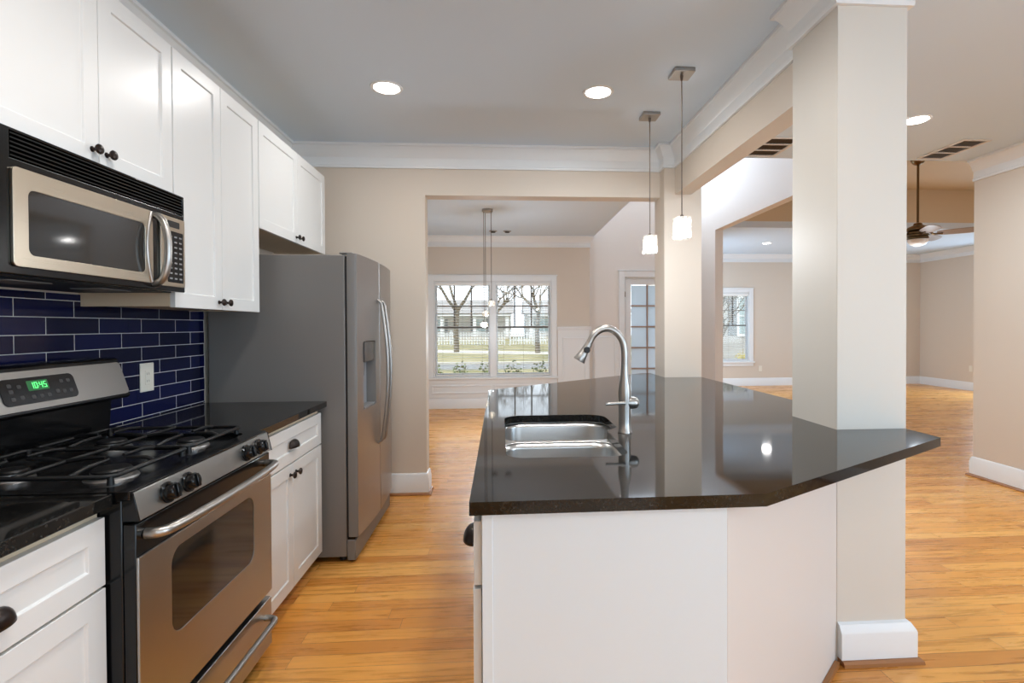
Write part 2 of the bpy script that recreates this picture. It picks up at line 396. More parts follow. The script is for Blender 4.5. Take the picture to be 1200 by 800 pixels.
def cspline(pts, n=8):
    """Catmull-Rom through points"""
    P = [Vector(p) for p in pts]; P = [P[0] * 2 - P[1]] + P + [P[-1] * 2 - P[-2]]; out = []
    for i in range(1, len(P) - 2):
        for k in range(n):
            t = k / n; a, b, c, d = P[i - 1], P[i], P[i + 1], P[i + 2]
            out.append(0.5 * ((2 * b) + (c - a) * t + (2 * a - 5 * b + 4 * c - d) * t * t + (3 * b - a - 3 * c + d) * t ** 3))
    out.append(P[-2]); return out

# ================================================================== SETTING
ZC, ZD, ZL = 2.743, 2.78, 2.87           # ceilings: kitchen and hall, dining, low living-room part
XW, YB = -1.63, 4.14                     # kitchen left wall, kitchen back wall
struct(MB().box(-1.78, 9.6, -2.9, 11.2, -0.08, 0).build('floor', 'floor', smooth=0))
struct(MB().box(-1.78, -1.63, -2.9, 8.55, 0, 5.4).build('wall_left', 'wall', smooth=0))
w = MB(); w.box(XW, -0.583, YB, 4.28, 0, ZC).box(-0.583, 1.30, YB, 4.28, 2.36, ZC); struct(w.build('wall_back', 'wall', smooth=0))
struct(MB().box(1.30, 1.60, 4.03, 4.28, 0, ZC).build('pier', 'wall', smooth=0))
struct(MB().box(1.388, 1.515, 2.262, 4.03, 2.36, ZC).build('beam', 'wall', smooth=0))
struct(MB().box(1.316, 1.602, 1.95, 2.262, 0, ZC).build('column', 'wallc', bevel=0.003))
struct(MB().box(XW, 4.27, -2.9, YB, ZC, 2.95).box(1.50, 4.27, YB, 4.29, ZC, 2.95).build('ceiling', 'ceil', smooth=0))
struct(MB().box(4.13, 4.27, -2.9, -1.9, 0, ZC).box(4.13, 4.27, 0.5, 4.28, 0, ZC).box(4.13, 4.27, -1.9, 0.5, 0, 0.7).box(4.13, 4.27, -1.9, 0.5, 2.3, ZC).build('wall_right', 'wall', smooth=0))  # unseen opening added for the side fill lamp
# rear wall behind the camera, with an unseen opening added for daylight fill
w = MB(); w.box(XW, 0.5, -2.75, -2.6, 0, ZC).box(3.3, 4.13, -2.75, -2.6, 0, ZC).box(0.5, 3.3, -2.75, -2.6, 2.30, ZC).box(0.5, 3.3, -2.75, -2.6, 0, 0.45)
struct(w.build('wall_rear', 'wall', smooth=0))
# dining room
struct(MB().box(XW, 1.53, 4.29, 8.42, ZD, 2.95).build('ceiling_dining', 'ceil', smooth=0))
WX0, WX1, WZ0, WZ1 = -1.06, 0.84, 0.50, 2.05       # dining window opening
w = MB(); w.box(XW, WX0, 8.42, 8.57, 0, ZD).box(WX1, 1.47, 8.42, 8.57, 0, ZD).box(WX0, WX1, 8.42, 8.57, 0, WZ0).box(WX0, WX1, 8.42, 8.57, WZ1, ZD)
struct(w.build('wall_dining', 'wall', smooth=0))
# foyer (two storeys) with the glazed door, and a high window above it
FY = 8.57; DX0, DX1, DZ1 = 2.085, 2.875, 2.135
w = MB(); w.box(1.38, DX0, FY, 8.72, 0, 5.4).box(DX1, 3.21, FY, 8.72, 0, 5.4).box(DX0, DX1, FY, 8.72, DZ1, 3.45).box(DX0, DX1, FY, 8.72, 4.95, 5.4)
struct(w.build('wall_foyer', 'wallw', smooth=0))
struct(MB().box(1.38, 1.53, 4.29, 8.57, 2.95, 5.4).box(1.53, 3.21, 4.15, 4.29, 2.95, 5.4).build('wall_upper', 'wallw', smooth=0))
w = MB(); w.box(3.21, 3.33, 4.29, 7.56, ZC, 5.4).box(3.21, 3.33, 7.56, 9.0, 0, 5.4).box(3.21, 3.33, 10.6, 11.0, 0, 5.4).box(3.21, 3.33, 9.0, 10.6, 2.2, 5.4).box(3.21, 3.33, 9.0, 10.6, 0, 0.3); struct(w.build('wall_divider', 'wallw', smooth=0))  # hidden opening at the far end added for the left fill lamp
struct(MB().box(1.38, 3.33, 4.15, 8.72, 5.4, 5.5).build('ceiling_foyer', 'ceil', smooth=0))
# living room
LX0, LX1, LZ0, LZ1 = 4.50, 5.43, 0.53, 2.03
w = MB(); w.box(3.33, LX0, 11.0, 11.15, 0, 3.6).box(LX1, 9.5, 11.0, 11.15, 0, 3.6).box(LX0, LX1, 11.0, 11.15, 0, LZ0).box(LX0, LX1, 11.0, 11.15, LZ1, 3.6)
struct(w.build('wall_living', 'wall', smooth=0))
struct(MB().box(9.35, 9.5, 4.28, 8.2, 0, 3.6).box(9.35, 9.5, 9.5, 11.0, 0, 3.6).box(9.35, 9.5, 8.2, 9.5, 2.2, 3.6).build('wall_living_right', 'wall', smooth=0))  # out-of-view opening added for the right living-room fill
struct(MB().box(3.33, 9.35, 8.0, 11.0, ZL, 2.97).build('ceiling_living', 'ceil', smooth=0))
struct(MB().box(3.33, 9.35, 8.0, 8.12, 2.97, 3.5).build('wall_living_upper', 'tan', smooth=0))
struct(MB().box(3.33, 9.5, 4.15, 11.15, 3.5, 3.6).build('ceiling_vault', 'tan', smooth=0))
w = MB(); w.box(4.27, 6.2, 4.13, 4.28, 0, 3.5).box(8.6, 9.35, 4.13, 4.28, 0, 3.5).box(6.2, 8.6, 4.13, 4.28, 0, 0.7).box(6.2, 8.6, 4.13, 4.28, 2.4, 3.5).box(3.33, 4.27, 4.15, 4.28, 2.96, 3.5)  # hidden opening added for the near living-room fill
struct(w.build('wall_living_near', 'wall', smooth=0))

# crown mouldings: (out, z) profile below a ceiling at zc
def crown(zc, h=0.178, p=0.068):
    return [(0, zc - h), (0.016, zc - h), (0.018, zc - h + 0.018), (0.010, zc - h + 0.024), (0.010, zc - h * 0.55), (0.018, zc - h * 0.5), (0.030, zc - h * 0.33),
            (0.048, zc - h * 0.18), (0.056, zc - h * 0.12), (p, zc - h * 0.10), (p, zc), (0, zc)]
def trim(path, prof, name, mat='trim', closed=False, flip=-1):
    return struct(MB().sweep(path, prof, closed, flip).build(name, mat, smooth=30))
# left wall, back wall, pier, beam in one run (room lies to the right of travel)
trim([(XW, -2.6), (XW, YB), (1.30, YB), (1.30, 4.03), (1.388, 4.03), (1.388, 2.262)], crown(ZC), 'trim_1')
trim([(1.316, 2.262), (1.602, 2.262), (1.602, 1.95), (1.316, 1.95)][::-1], crown(ZC), 'trim_2', closed=True, flip=-1)
trim([(4.13, 4.28), (4.13, -2.6)], crown(ZC), 'trim_3')
trim([(XW, 4.29), (XW, 8.42), (1.47, 8.42), (1.47, 8.57)], crown(ZD), 'trim_4')
trim([(3.33, 11.0), (9.35, 11.0), (9.35, 8.0)], crown(ZL), 'trim_5')
BB = [(0, 0), (0.018, 0), (0.018, 0.125), (0.014, 0.135), (0.014, 0.150), (0.006, 0.165), (0, 0.168)]
SH = [(0.0181, 0), (0.037, 0), (0.036, 0.008), (0.030, 0.015), (0.0181, 0.019)]
CB = [(0, 0.02), (0.028, 0.02), (0.028, 0.118), (0.026, 0.126), (0.012, 0.150), (0, 0.156)]
trim([(XW, 3.98), (XW, YB), (-0.583, YB), (-0.583, 4.28)], BB, 'baseboard_back')
trim([(XW, 3.98), (XW, YB), (-0.583, YB), (-0.583, 4.28)], SH, 'trim_6', 'shoe')
trim([(1.3205, 1.95), (1.602, 1.95), (1.602, 2.262)], CB, 'baseboard_column')
trim([(1.3205, 1.95), (1.602, 1.95), (1.602, 2.262)], [(0, 0), (0.046, 0), (0.044, 0.012), (0.036, 0.0195), (0, 0.0195)], 'trim_7', 'shoe')
trim([(4.27, 4.28), (4.13, 4.28), (4.13, -2.6)][::-1], BB, 'baseboard_right', flip=1)
trim([(4.27, 4.28), (4.13, 4.28), (4.13, -2.6)][::-1], SH, 'trim_8', 'shoe', flip=1)
trim([(XW, 4.29), (XW, 8.42), (1.47, 8.42), (1.47, 8.57)], BB, 'baseboard_dining')
trim([(3.33, 11.0), (9.35, 11.0), (9.35, 9.5)], BB, 'baseboard_living')
trim([(1.53, FY), (1.98, FY)], BB, 'baseboard_foyer')
# wainscot: white panelling, rail and panel mouldings on dining and foyer walls
w = MB(); w.box(-1.62, -1.155, 8.408, 8.4195, 0.17, 1.27).box(0.94, 1.462, 8.408, 8.4195, 0.17, 1.27).box(-1.155, 0.94, 8.408, 8.4195, 0.17, 0.40)
struct(w.build('trim_9', 'trim', smooth=0))
for nm, x0, x1 in (('trim_10', -1.62, -1.155), ('trim_11', 0.935, 1.49)):
    struct(MB().box(x0, x1, 8.380, 8.4195, 1.285, 1.312).box(x0, x1, 8.396, 8.4195, 1.258, 1.285).build(nm, 'trim', bevel=0.004))
def frame(mb, x0, x1, z0, z1, y, w_=0.022, t=0.012):
    mb.box(x0, x1, y - t, y, z0, z0 + w_).box(x0, x1, y - t, y, z1 - w_, z1).box(x0, x0 + w_, y - t, y, z0 + w_, z1 - w_).box(x1 - w_, x1, y - t, y, z0 + w_, z1 - w_)
w = MB(); frame(w, 1.02, 1.40, 0.26, 1.135, 8.4078); frame(w, -1.10, -0.13, 0.24, 0.375, 8.4078); frame(w, -0.09, 0.90, 0.24, 0.375, 8.4078)
struct(w.build('trim_12', 'trim', bevel=0.003))
w = MB(); w.box(1.54, 1.985, FY - 0.011, FY - 0.0005, 0.17, 1.16); struct(w.build('trim_13', 'trim', smooth=0))
w = MB(); frame(w, 1.56, 1.93, 0.26, 1.145, FY - 0.0112); struct(w.build('trim_14', 'trim', bevel=0.003))

# ------------------------------------------------------------------ windows
def sash_unit(root, x0, x1, z0, z1, y, cols, tag_lo):
    """double-hung unit: dark upper sash with a muntin grid, plain lower sash"""
    zm = (z0 + z1) / 2 + 0.03
    f = MB(); e = 0.026
    for (a, b, yy) in ((zm, z1, y + 0.045), (z0, zm + 0.02, y + 0.015)):
        f.box(x0, x0 + e, yy, yy + 0.03, a, b).box(x1 - e, x1, yy, yy + 0.03, a, b)
    f.box(x0 + e, x1 - e, y + 0.045, y + 0.075, z1 - e, z1).box(x0 + e, x1 - e, y + 0.015, y + 0.045, z0, z0 + 0.04)
    sf = f.build('sash', 'trim', root, bevel=0.002)
    m = MB()
    m.box(x0 + e, x1 - e, y + 0.012, y + 0.075, zm - 0.012, zm + 0.020)
    for k in range(1, cols):
        xm = x0 + e + (x1 - x0 - 2 * e) * k / cols; m.box(xm - 0.012, xm + 0.012, y + 0.047, y + 0.073, zm + 0.02, z1 - e)
    zh = (zm + z1 - e) / 2; m.box(x0 + e, x1 - e, y + 0.049, y + 0.071, zh - 0.011, zh + 0.011)
    m.build('muntin_grid', 'sash', root)
    for nm, a, b, yy in (('pane', zm + 0.005, z1 - 0.005, y + 0.058), ('pane', z0 + 0.01, zm, y + 0.028)):
        MB().box(x0 + 0.005, x1 - 0.005, yy, yy + 0.004, a, b).build('pane', 'pane', root, smooth=0)
def window(name, x0, x1, z0, z1, y, units, cols, casing=0.088):
    root = bpy.data.objects.new(name, None); COL.objects.link(root); root.location = ((x0 + x1) / 2, y, z0); ORG[root] = Vector(root.location); root['kind'] = 'structure'
    c = MB(); t = 0.02
    c.box(x0 - casing, x0, y - t, y - 0.0005, z0, z1 + casing).box(x1, x1 + casing, y - t, y - 0.0005, z0, z1 + casing).box(x0, x1, y - t, y - 0.0005, z1, z1 + casing)
    c.box(x0 - casing - 0.012, x1 + casing + 0.012, y - t - 0.008, y - 0.0005, z1 + casing, z1 + casing + 0.02)
    c.build('casing', 'trim', root, bevel=0.004)
    s_ = MB(); s_.box(x0 - casing - 0.02, x1 + casing + 0.02, y - 0.05, y - 0.0005, z0 - 0.03, z0).box(x0 - casing, x1 + casing, y - 0.018, y - 0.0005, z0 - 0.10, z0 - 0.03)
    s_.build('sill', 'trim', root, bevel=0.004)
    j = MB(); e = 0.02
    j.box(x0 + 0.0005, x0 + e, y, y + 0.13, z0 + 0.0005, z1 - 0.0005).box(x1 - e, x1 - 0.0005, y, y + 0.13, z0 + 0.0005, z1 - 0.0005).box(x0 + e, x1 - e, y, y + 0.13, z1 - e, z1 - 0.0005).box(x0 + e, x1 - e, y, y + 0.13, z0 + 0.0005, z0 + e)
    wd = 0.10; xs = []
    step = (x1 - x0 - 2 * e + wd) / units
    for k in range(units): xs.append((x0 + e + step * k, x0 + e + step * (k + 1) - wd))
    for k in range(units - 1): j.box(xs[k][1], xs[k + 1][0], y - 0.015, y + 0.13, z0 + e, z1 - e)
    j.build('jamb', 'trim', root, bevel=0.002)
    for a, b in xs: sash_unit(root, a + 0.001, b - 0.001, z0 + e + 0.001, z1 - e - 0.001, y + 0.045, cols, name)
    return xs
dxs = window('window_1', WX0, WX1, WZ0, WZ1, 8.42, 2, 3)
lxs = window('window_2', LX0, LX1, LZ0, LZ1, 11.0, 1, 3)
def blind(x0, x1, z0, z1, y, label):
    r = thing('window_blind', label, 'blind', ((x0 + x1) / 2, y, z1), 'white slatted window blinds')
    MB().box(x0 + 0.004, x1 - 0.004, y - 0.026, y + 0.026, z1 - 0.05, z1 - 0.003).build('headrail', 'blind', r, bevel=0.003)
    s_ = MB(); z = z1 - 0.075
    while z > z0 + 0.035:
        v = [s_.bm.verts.new(p) for p in ((x0 + 0.008, y - 0.022, z + 0.002), (x1 - 0.008, y - 0.022, z + 0.002), (x1 - 0.008, y, z + 0.0035), (x1 - 0.008, y + 0.022, z - 0.002), (x0 + 0.008, y + 0.022, z - 0.002), (x0 + 0.008, y, z + 0.0035))]
        s_.face([v[0], v[1], v[2], v[5]]); s_.face([v[5], v[2], v[3], v[4]]); z -= 0.042
    s_.build('slats', 'blind', r, smooth=0, solid=0.0028)
    MB().box(x0 + 0.008, x1 - 0.008, y - 0.022, y + 0.022, z0 + 0.006, z0 + 0.024).build('bottom_rail', 'blind', r, bevel=0.003)
    for f in (0.14, 0.5, 0.86):
        xx = x0 + (x1 - x0) * f; MB().box(xx - 0.0012, xx + 0.0012, y - 0.025, y - 0.0235, z0 + 0.02, z1 - 0.05).build('ladder_cord', 'sash', r, smooth=0)
e = 0.021
blind(dxs[0][0], dxs[0][1], WZ0 + e, WZ1 - e, 8.435, 'white slatted blind in the left half of the dining window')
blind(dxs[1][0], dxs[1][1], WZ0 + e, WZ1 - e, 8.435, 'white slatted blind in the right half of the dining window')
blind(lxs[0][0], lxs[0][1], LZ0 + e, LZ1 - e, 11.015, 'white slatted blind in the narrow living room window')

# foyer door
d = bpy.data.objects.new('door_1', None); COL.objects.link(d); d.location = ((DX0 + DX1) / 2, FY, 0); ORG[d] = Vector(d.location); d['kind'] = 'structure'
c = MB(); y = FY
c.box(DX0 - 0.10, DX0, y - 0.022, y - 0.0005, 0, DZ1 + 0.10).box(DX1, DX1 + 0.10, y - 0.022, y - 0.0005, 0, DZ1 + 0.10).box(DX0, DX1, y - 0.022, y - 0.0005, DZ1, DZ1 + 0.10).box(DX0 - 0.115, DX1 + 0.115, y - 0.03, y - 0.0005, DZ1 + 0.10, DZ1 + 0.118)
c.build('casing', 'trim', d, bevel=0.004)
a0, a1, zt = DX0 + 0.02, DX1 - 0.02, DZ1 - 0.025
g0, g1, gz0, gz1 = a0 + 0.095, a1 - 0.095, 0.25, zt - 0.10
lf = MB(); lf.box(a0, g0, y + 0.03, y + 0.07, 0.01, zt).box(g1, a1, y + 0.03, y + 0.07, 0.01, zt).box(g0, g1, y + 0.03, y + 0.07, 0.01, gz0).box(g0, g1, y + 0.03, y + 0.07, gz1, zt)
leaf = lf.build('door_leaf', 'trim', d, bevel=0.003)
m = MB(); NC, NR = 2, 5
for k in range(1, NC): xm = g0 + (g1 - g0) * k / NC; m.box(xm - 0.011, xm + 0.011, y + 0.032, y + 0.068, gz0, gz1)
for k in range(1, NR): zm = gz0 + (gz1 - gz0) * k / NR; m.box(g0, g1, y + 0.034, y + 0.066, zm - 0.011, zm + 0.011)
m.build('muntin_grid', plain('door_muntin', lin(168, 142, 124), 0.5), leaf)
for i in range(NC):
    for k in range(NR):
        MB().box(g0 + (g1 - g0) * i / NC + 0.011, g0 + (g1 - g0) * (i + 1) / NC - 0.011, y + 0.048, y + 0.052, gz0 + (gz1 - gz0) * k / NR + 0.011, gz0 + (gz1 - gz0) * (k + 1) / NR - 0.011).build('pane', 'frost', leaf, smooth=0)
for z in (0.25, 1.05, 1.85): MB().cyl((a0 - 0.008, y + 0.018, z - 0.045), (a0 - 0.008, y + 0.018, z + 0.045), 0.009, n=10).build('hinge', 'bronze', d)
jb = MB(); jb.box(DX0 + 0.0005, DX0 + 0.018, y + 0.03, y + 0.13, 0, DZ1 - 0.0005).box(DX1 - 0.018, DX1 - 0.0005, y + 0.03, y + 0.13, 0, DZ1 - 0.0005).box(DX0 + 0.018, DX1 - 0.018, y + 0.03, y + 0.13, DZ1 - 0.022, DZ1 - 0.0005)
jb.build('jamb', 'trim', d)

# tiled backsplash
struct(MB().box(-1.6299, -1.622, 0.30, 2.9562, 0.9155, 1.455).build('backsplash', 'tile', smooth=0))

# ================================================================== CABINETS
def knob(x, y, z, parent, sgn=1):
    return MB().lathe((x, y, z), (sgn, 0, 0), [(0.009, 0), (0.009, 0.002), (0.0055, 0.004), (0.0055, 0.014), (0.0145, 0.019), (0.016, 0.023), (0.014, 0.027), (0.007, 0.030), (0, 0.0305)], 18).build('knob', 'knobdk', parent)
def cup_pull(x, y, z, parent, sgn=1):
    b = MB(); n, m = 16, 7; rows = []
    for i in range(m + 1):
        ph = math.pi / 2 * i / m; ring = []
        for k in range(n + 1):
            th = math.pi * k / n
            ring.append(b.bm.verts.new((x + sgn * (0.001 + 0.027 * math.sin(th) * math.cos(ph) ** 0.8), y + 0.045 * math.cos(th) * math.cos(ph) ** 0.6, z - 0.014 + 0.034 * math.sin(ph))))
        rows.append(ring)
    for A, B in zip(rows, rows[1:]):
        for k in range(n): b.face([A[k], A[k + 1], B[k + 1], B[k]])
    bmesh.ops.remove_doubles(b.bm, verts=b.bm.verts, dist=1e-5)
    return b.build('cup_pull', 'knobdk', parent, solid=0.003, smooth=60)
XU = -1.27
def upper(name, label, y0, y1, z0, z1, split, kz, xb=XW + 0.001):
    r = thing(name, label, 'cabinet', (-1.45, (y0 + y1) / 2, z0), 'white wall cabinets')
    cb = MB(); xf = XU - 0.021; t = 0.018
    cb.box(xb, xf, y0 + 0.0005, y0 + t, z0, z1).box(xb, xf, y1 - t, y1 - 0.0005, z0, z1).box(xb, xf, y0 + t, y1 - t, z1 - t, z1).box(xb, xf, y0 + t, y1 - t, z0 + 0.012, z0 + 0.012 + t).box(xb, xb + 0.01, y0 + t, y1 - t, z0 + 0.03, z1 - t)
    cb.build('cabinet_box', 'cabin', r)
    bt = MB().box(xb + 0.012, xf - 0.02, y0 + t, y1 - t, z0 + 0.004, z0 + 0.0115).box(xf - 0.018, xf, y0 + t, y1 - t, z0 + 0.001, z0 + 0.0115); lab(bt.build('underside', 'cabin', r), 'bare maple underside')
    d1 = MB().shaker(XU, y0 + 0.002, split - 0.0015, z0 - 0.004, z1 - 0.001).build('door', 'cab', r, bevel=0.0012); knob(XU, split - 0.030, kz, d1)
    d2 = MB().shaker(XU, split + 0.0015, y1 - 0.002, z0 - 0.004, z1 - 0.001).build('door', 'cab', r, bevel=0.0012); knob(XU, split + 0.030, kz, d2)
    return r
ZT = 2.423
upper('wall_cabinet', 'short white two-door wall cabinet directly above the microwave', 1.352, 2.115, 1.842, ZT, 1.742, 1.886)
upper('wall_cabinet', 'tall white two-door wall cabinet between microwave and refrigerator', 2.118, 2.838, 1.410, ZT, 2.468, 1.440)
upper('wall_cabinet', 'short white two-door wall cabinet above the refrigerator', 2.842, 3.885, 1.858, ZT, 3.372, 1.889)

XD = -0.980
def base(name, label, y0, y1, split, xb=XW + 0.001):
    r = thing(name, label, 'cabinet', (-1.30, (y0 + y1) / 2, 0), 'white base cabinets')
    cb = MB(); xf = XD - 0.021
    cb.box(xb, xf, y0, y0 + 0.018, 0.09, 0.882).box(xb, xf, y1 - 0.018, y1, 0.09, 0.882).box(xb, xf, y0 + 0.018, y1 - 0.018, 0.09, 0.11).box(xf - 0.02, xf, y0 + 0.018, y1 - 0.018, 0.84, 0.882)
    cb.box(xf - 0.02, xf, y0 + 0.018, y1 - 0.018, 0.67, 0.70).box(xb, xb + 0.01, y0 + 0.018, y1 - 0.018, 0.11, 0.882)
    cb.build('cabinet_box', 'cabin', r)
    MB().box(xb, xf - 0.06, y0, y1, 0.0, 0.0895).build('toe_kick', 'cab', r)
    dr = MB().shaker(XD, y0 + 0.003, y1 - 0.003, 0.690, 0.858, rail=0.052).build('drawer', 'cab', r, bevel=0.0015)
    return r, dr
def base_door(r, y0, y1): return MB().shaker(XD, y0, y1, 0.095, 0.683).build('door', 'cab', r, bevel=0.0015)
r, dr = base('base_cabinet', 'white base cabinet left of the range, cut by the frame edge', 0.755, 1.348, None)
cup_pull(XD, 1.0515, 0.762, dr); dd = base_door(r, 0.758, 1.345); knob(XD, 0.80, 0.64, dd)
r, dr = base('base_cabinet', 'white base cabinet between the range and the refrigerator', 2.118, 2.905, None)
cup_pull(XD, 2.512, 0.775, dr)
dd = base_door(r, 2.121, 2.5105); knob(XD, 2.478, 0.636, dd); dd = base_door(r, 2.5135, 2.902); knob(XD, 2.546, 0.636, dd)
tag(MB().box(XW + 0.001, -0.962, 0.60, 1.3475, 0.8825, 0.915).build('countertop', 'granite', bevel=0.003), 'black granite countertop left of the range in the near corner', 'countertop', 'granite countertops')
tag(MB().box(XW + 0.001, -0.962, 2.1165, 2.945, 0.8825, 0.915).build('countertop', 'granite', bevel=0.003), 'short black granite countertop between range and refrigerator', 'countertop', 'granite countertops')
o = thing('wall_outlet', 'white outlet plate on the navy tiles right of the range', 'outlet', (-1.6215, 2.4845, 1.099))
MB().box(-1.6218, -1.6150, 2.439, 2.530, 1.034, 1.165).build('cover_plate', 'plate', o, bevel=0.003)
MB().prism(rrect(2.467, 2.502, 1.066, 1.133, 0.004), 'x', -1.6149, -1.6125).build('receptacle', 'plate', o, bevel=0.001)
for z in (1.083, 1.116):
    for ys in (2.477, 2.490): MB().box(-1.6124, -1.6120, ys, ys + 0.0015, z - 0.005, z + 0.005).build('slot', 'blackm', o, smooth=0)

# ================================================================== GAS RANGE
Y0, Y1 = 1.353, 2.1115; YM = (Y0 + Y1) / 2
rg = thing('gas_range', 'stainless steel and black gas range against the left wall', 'stove', (-1.25, YM, 0))
MB().box(-1.60, -0.946, Y0, Y1, 0.03, 0.895).build('body', 'black', rg, bevel=0.003)
for x in (-1.55, -0.99):
    for yy in (Y0 + 0.05, Y1 - 0.05): MB().cyl((x, yy, 0), (x, yy, 0.0295), 0.018).build('foot', 'blackm', rg)
ct = MB().plate(rrect(-1.56, -0.924, Y0, Y1, 0.008, 3), [rrect(-1.50, -0.985, Y0 + 0.035, Y1 - 0.035, 0.04, 5)], 'z', 0.8955, 0.917)
ct.prism(rrect(-1.51, -0.975, Y0 + 0.025, Y1 - 0.025, 0.04, 5), 'z', 0.8955, 0.902)
ct.build('cooktop', 'black', rg, bevel=0.003)
# slanted steel control panel along the front edge
MB().prism([(-0.926, 0.8945), (-0.9255, 0.9115), (-0.920, 0.9115), (-0.904, 0.842), (-0.9455, 0.842), (-0.9455, 0.8945)], 'y', Y0 + 0.005, Y1 - 0.005).build('control_panel', 'steel', rg, bevel=0.0012)
for a, b in ((Y0 + 0.0005, Y0 + 0.0048), (Y1 - 0.0048, Y1 - 0.0005)): MB().prism([(-0.926, 0.8945), (-0.925, 0.9125), (-0.919, 0.9125), (-0.903, 0.841), (-0.9455, 0.841), (-0.9455, 0.8945)], 'y', a, b).build('end_cap', 'black', rg, bevel=0.001)
nrm = Vector((0.0695, 0, 0.016)).normalized()
for yy in (1.476, 1.570, 1.917, 2.013):
    p = Vector((-0.9120, yy, 0.8755))
    k = MB(); k.lathe(p, nrm, [(0.029, 0), (0.029, 0.006), (0.024, 0.008), (0.0225, 0.024), (0.019, 0.029), (0, 0.0295)], 24)
    kk = k.build('knob', 'black', rg, smooth=40)
    g = MB(); u = Vector((0, 1, 0)); wv = nrm.cross(u).normalized()
    q = p + nrm * 0.0296
    vs = []
    for sa, sb, h in ((-1, -1, 0), (1, -1, 0), (1, 1, 0), (-1, 1, 0), (-1, -1, 1), (1, -1, 1), (1, 1, 1), (-1, 1, 1)):
        vs.append(g.bm.verts.new(q + u * 0.0055 * sa + wv * 0.019 * sb + nrm * 0.005 * h))
    for f_ in ((0, 3, 2, 1), (4, 5, 6, 7), (0, 1, 5, 4), (1, 2, 6, 5), (2, 3, 7, 6), (3, 0, 4, 7)): g.face([vs[i] for i in f_])
    g.build('grip', 'black', kk, bevel=0.002)
# oven door
od = MB().box(-0.9455, -0.914, Y0 + 0.002, Y1 - 0.002, 0.288, 0.833).build('oven_door', 'black', rg, bevel=0.003)
win = rrect(1.485, 1.965, 0.470, 0.712, 0.045, 8)
MB().plate([(Y0 + 0.0025, 0.290), (Y1 - 0.0025, 0.290), (Y1 - 0.0025, 0.748), (Y0 + 0.0025, 0.748)], [win], 'x', -0.9139, -0.908).build('door_skin', 'steel', od, bevel=0.0008)
MB().prism(rrect(1.4855, 1.9645, 0.4705, 0.7115, 0.045, 8), 'x', -0.9139, -0.9100).build('oven_window', 'dkglass', od, smooth=0)
hp = cspline([(-0.9135, 1.390, 0.797), (-0.880, 1.398, 0.798), (-0.864, 1.44, 0.799), (-0.852, 1.58, 0.800), (-0.849, YM, 0.800), (-0.852, 1.89, 0.800), (-0.864, 2.03, 0.799), (-0.880, 2.072, 0.798), (-0.9135, 2.080, 0.797)], 6)
MB().tube(hp, 0.0135, 12).build('handle', 'nickel', od, smooth=60)
# storage drawer
dw = MB().box(-0.9455, -0.910, Y0 + 0.003, Y1 - 0.003, 0.075, 0.262).build('drawer', 'steel', rg, bevel=0.003)
hp = cspline([(-0.9095, 1.415, 0.205), (-0.885, 1.418, 0.205), (-0.866, 1.435, 0.205), (-0.862, 1.50, 0.205), (-0.862, YM, 0.205), (-0.862, 1.965, 0.205), (-0.866, 2.03, 0.205), (-0.885, 2.047, 0.205), (-0.9095, 2.05, 0.205)], 5)
MB().tube(hp, 0.0115, 12).build('handle', 'nickel', dw, smooth=60)
# backguard with steel face, black end caps, clock and buttons
MB().prism([(-1.60, 0.9175), (-1.60, 1.204), (-1.585, 1.212), (-1.492, 1.212), (-1.480, 1.204), (-1.434, 1.066), (-1.445, 1.058), (-1.505, 1.050), (-1.515, 0.9175)], 'y', Y0 + 0.001, Y1 - 0.001).build('backguard', 'black', rg, bevel=0.004)
A, B_ = Vector((-1.4768, 0, 1.197)), Vector((-1.4352, 0, 1.072)); dv = (B_ - A); nb = Vector((-dv.z, 0, dv.x)).normalized()
if nb.x < 0: nb = -nb
def slant(mb, loop, h0, h1):
    """loop of (y, t) with t in 0..1 down the slanted backguard face, raised from h0 to h1"""
    lo = [mb.bm.verts.new(A + dv * t + nb * h0 + Vector((0, yy, 0))) for yy, t in loop]; hi = [mb.bm.verts.new(A + dv * t + nb * h1 + Vector((0, yy, 0))) for yy, t in loop]
    mb.face(lo); mb.face(hi); n = len(loop)
    for i in range(n): mb.face([lo[i], lo[(i + 1) % n], hi[(i + 1) % n], hi[i]])
    return mb
L = dv.length
def sl_rr(y0, y1, t0, t1, r): return [(yy, z / L) for yy, z in rrect(y0, y1, t0 * L, t1 * L, r, 5)]
fp = slant(MB(), sl_rr(Y0 + 0.012, Y1 - 0.010, 0.03, 0.97, 0.014), 0.0005, 0.004).build('face_panel', 'steel', rg)
cp = slant(MB(), sl_rr(1.600, 1.868, 0.20, 0.83, 0.018), 0.0042, 0.0065).build('clock_panel', 'black', rg)
slant(MB(), sl_rr(1.690, 1.764, 0.285, 0.53, 0.003), 0.0066, 0.0070).build('display', 'greenback', cp)
seg = {'1': 'bc', '0': 'abcdef', '4': 'bcfg', '5': 'acdfg'}
dg = MB()
def digit(ch, y, t0, w_=0.0105, h=0.15):
    r = {'a': (0, 1, 0, 0.1), 'g': (0, 1, 0.45, 0.55), 'd': (0, 1, 0.9, 1), 'b': (0.78, 1, 0, 0.5), 'c': (0.78, 1, 0.5, 1), 'f': (0, 0.22, 0, 0.5), 'e': (0, 0.22, 0.5, 1)}
    for k in seg[ch]:
        a, b, c, d_ = r[k]; slant(dg, [(y + a * w_, t0 + c * h), (y + b * w_, t0 + c * h), (y + b * w_, t0 + d_ * h), (y + a * w_, t0 + d_ * h)], 0.0071, 0.0075)
for ch, yy in (('1', 1.700), ('0', 1.7145), ('4', 1.732), ('5', 1.7465)): digit(ch, yy, 0.33)
for t in (0.375, 0.435): slant(dg, [(1.7278, t - 0.008), (1.7295, t - 0.008), (1.7295, t + 0.008), (1.7278, t + 0.008)], 0.0071, 0.0075)
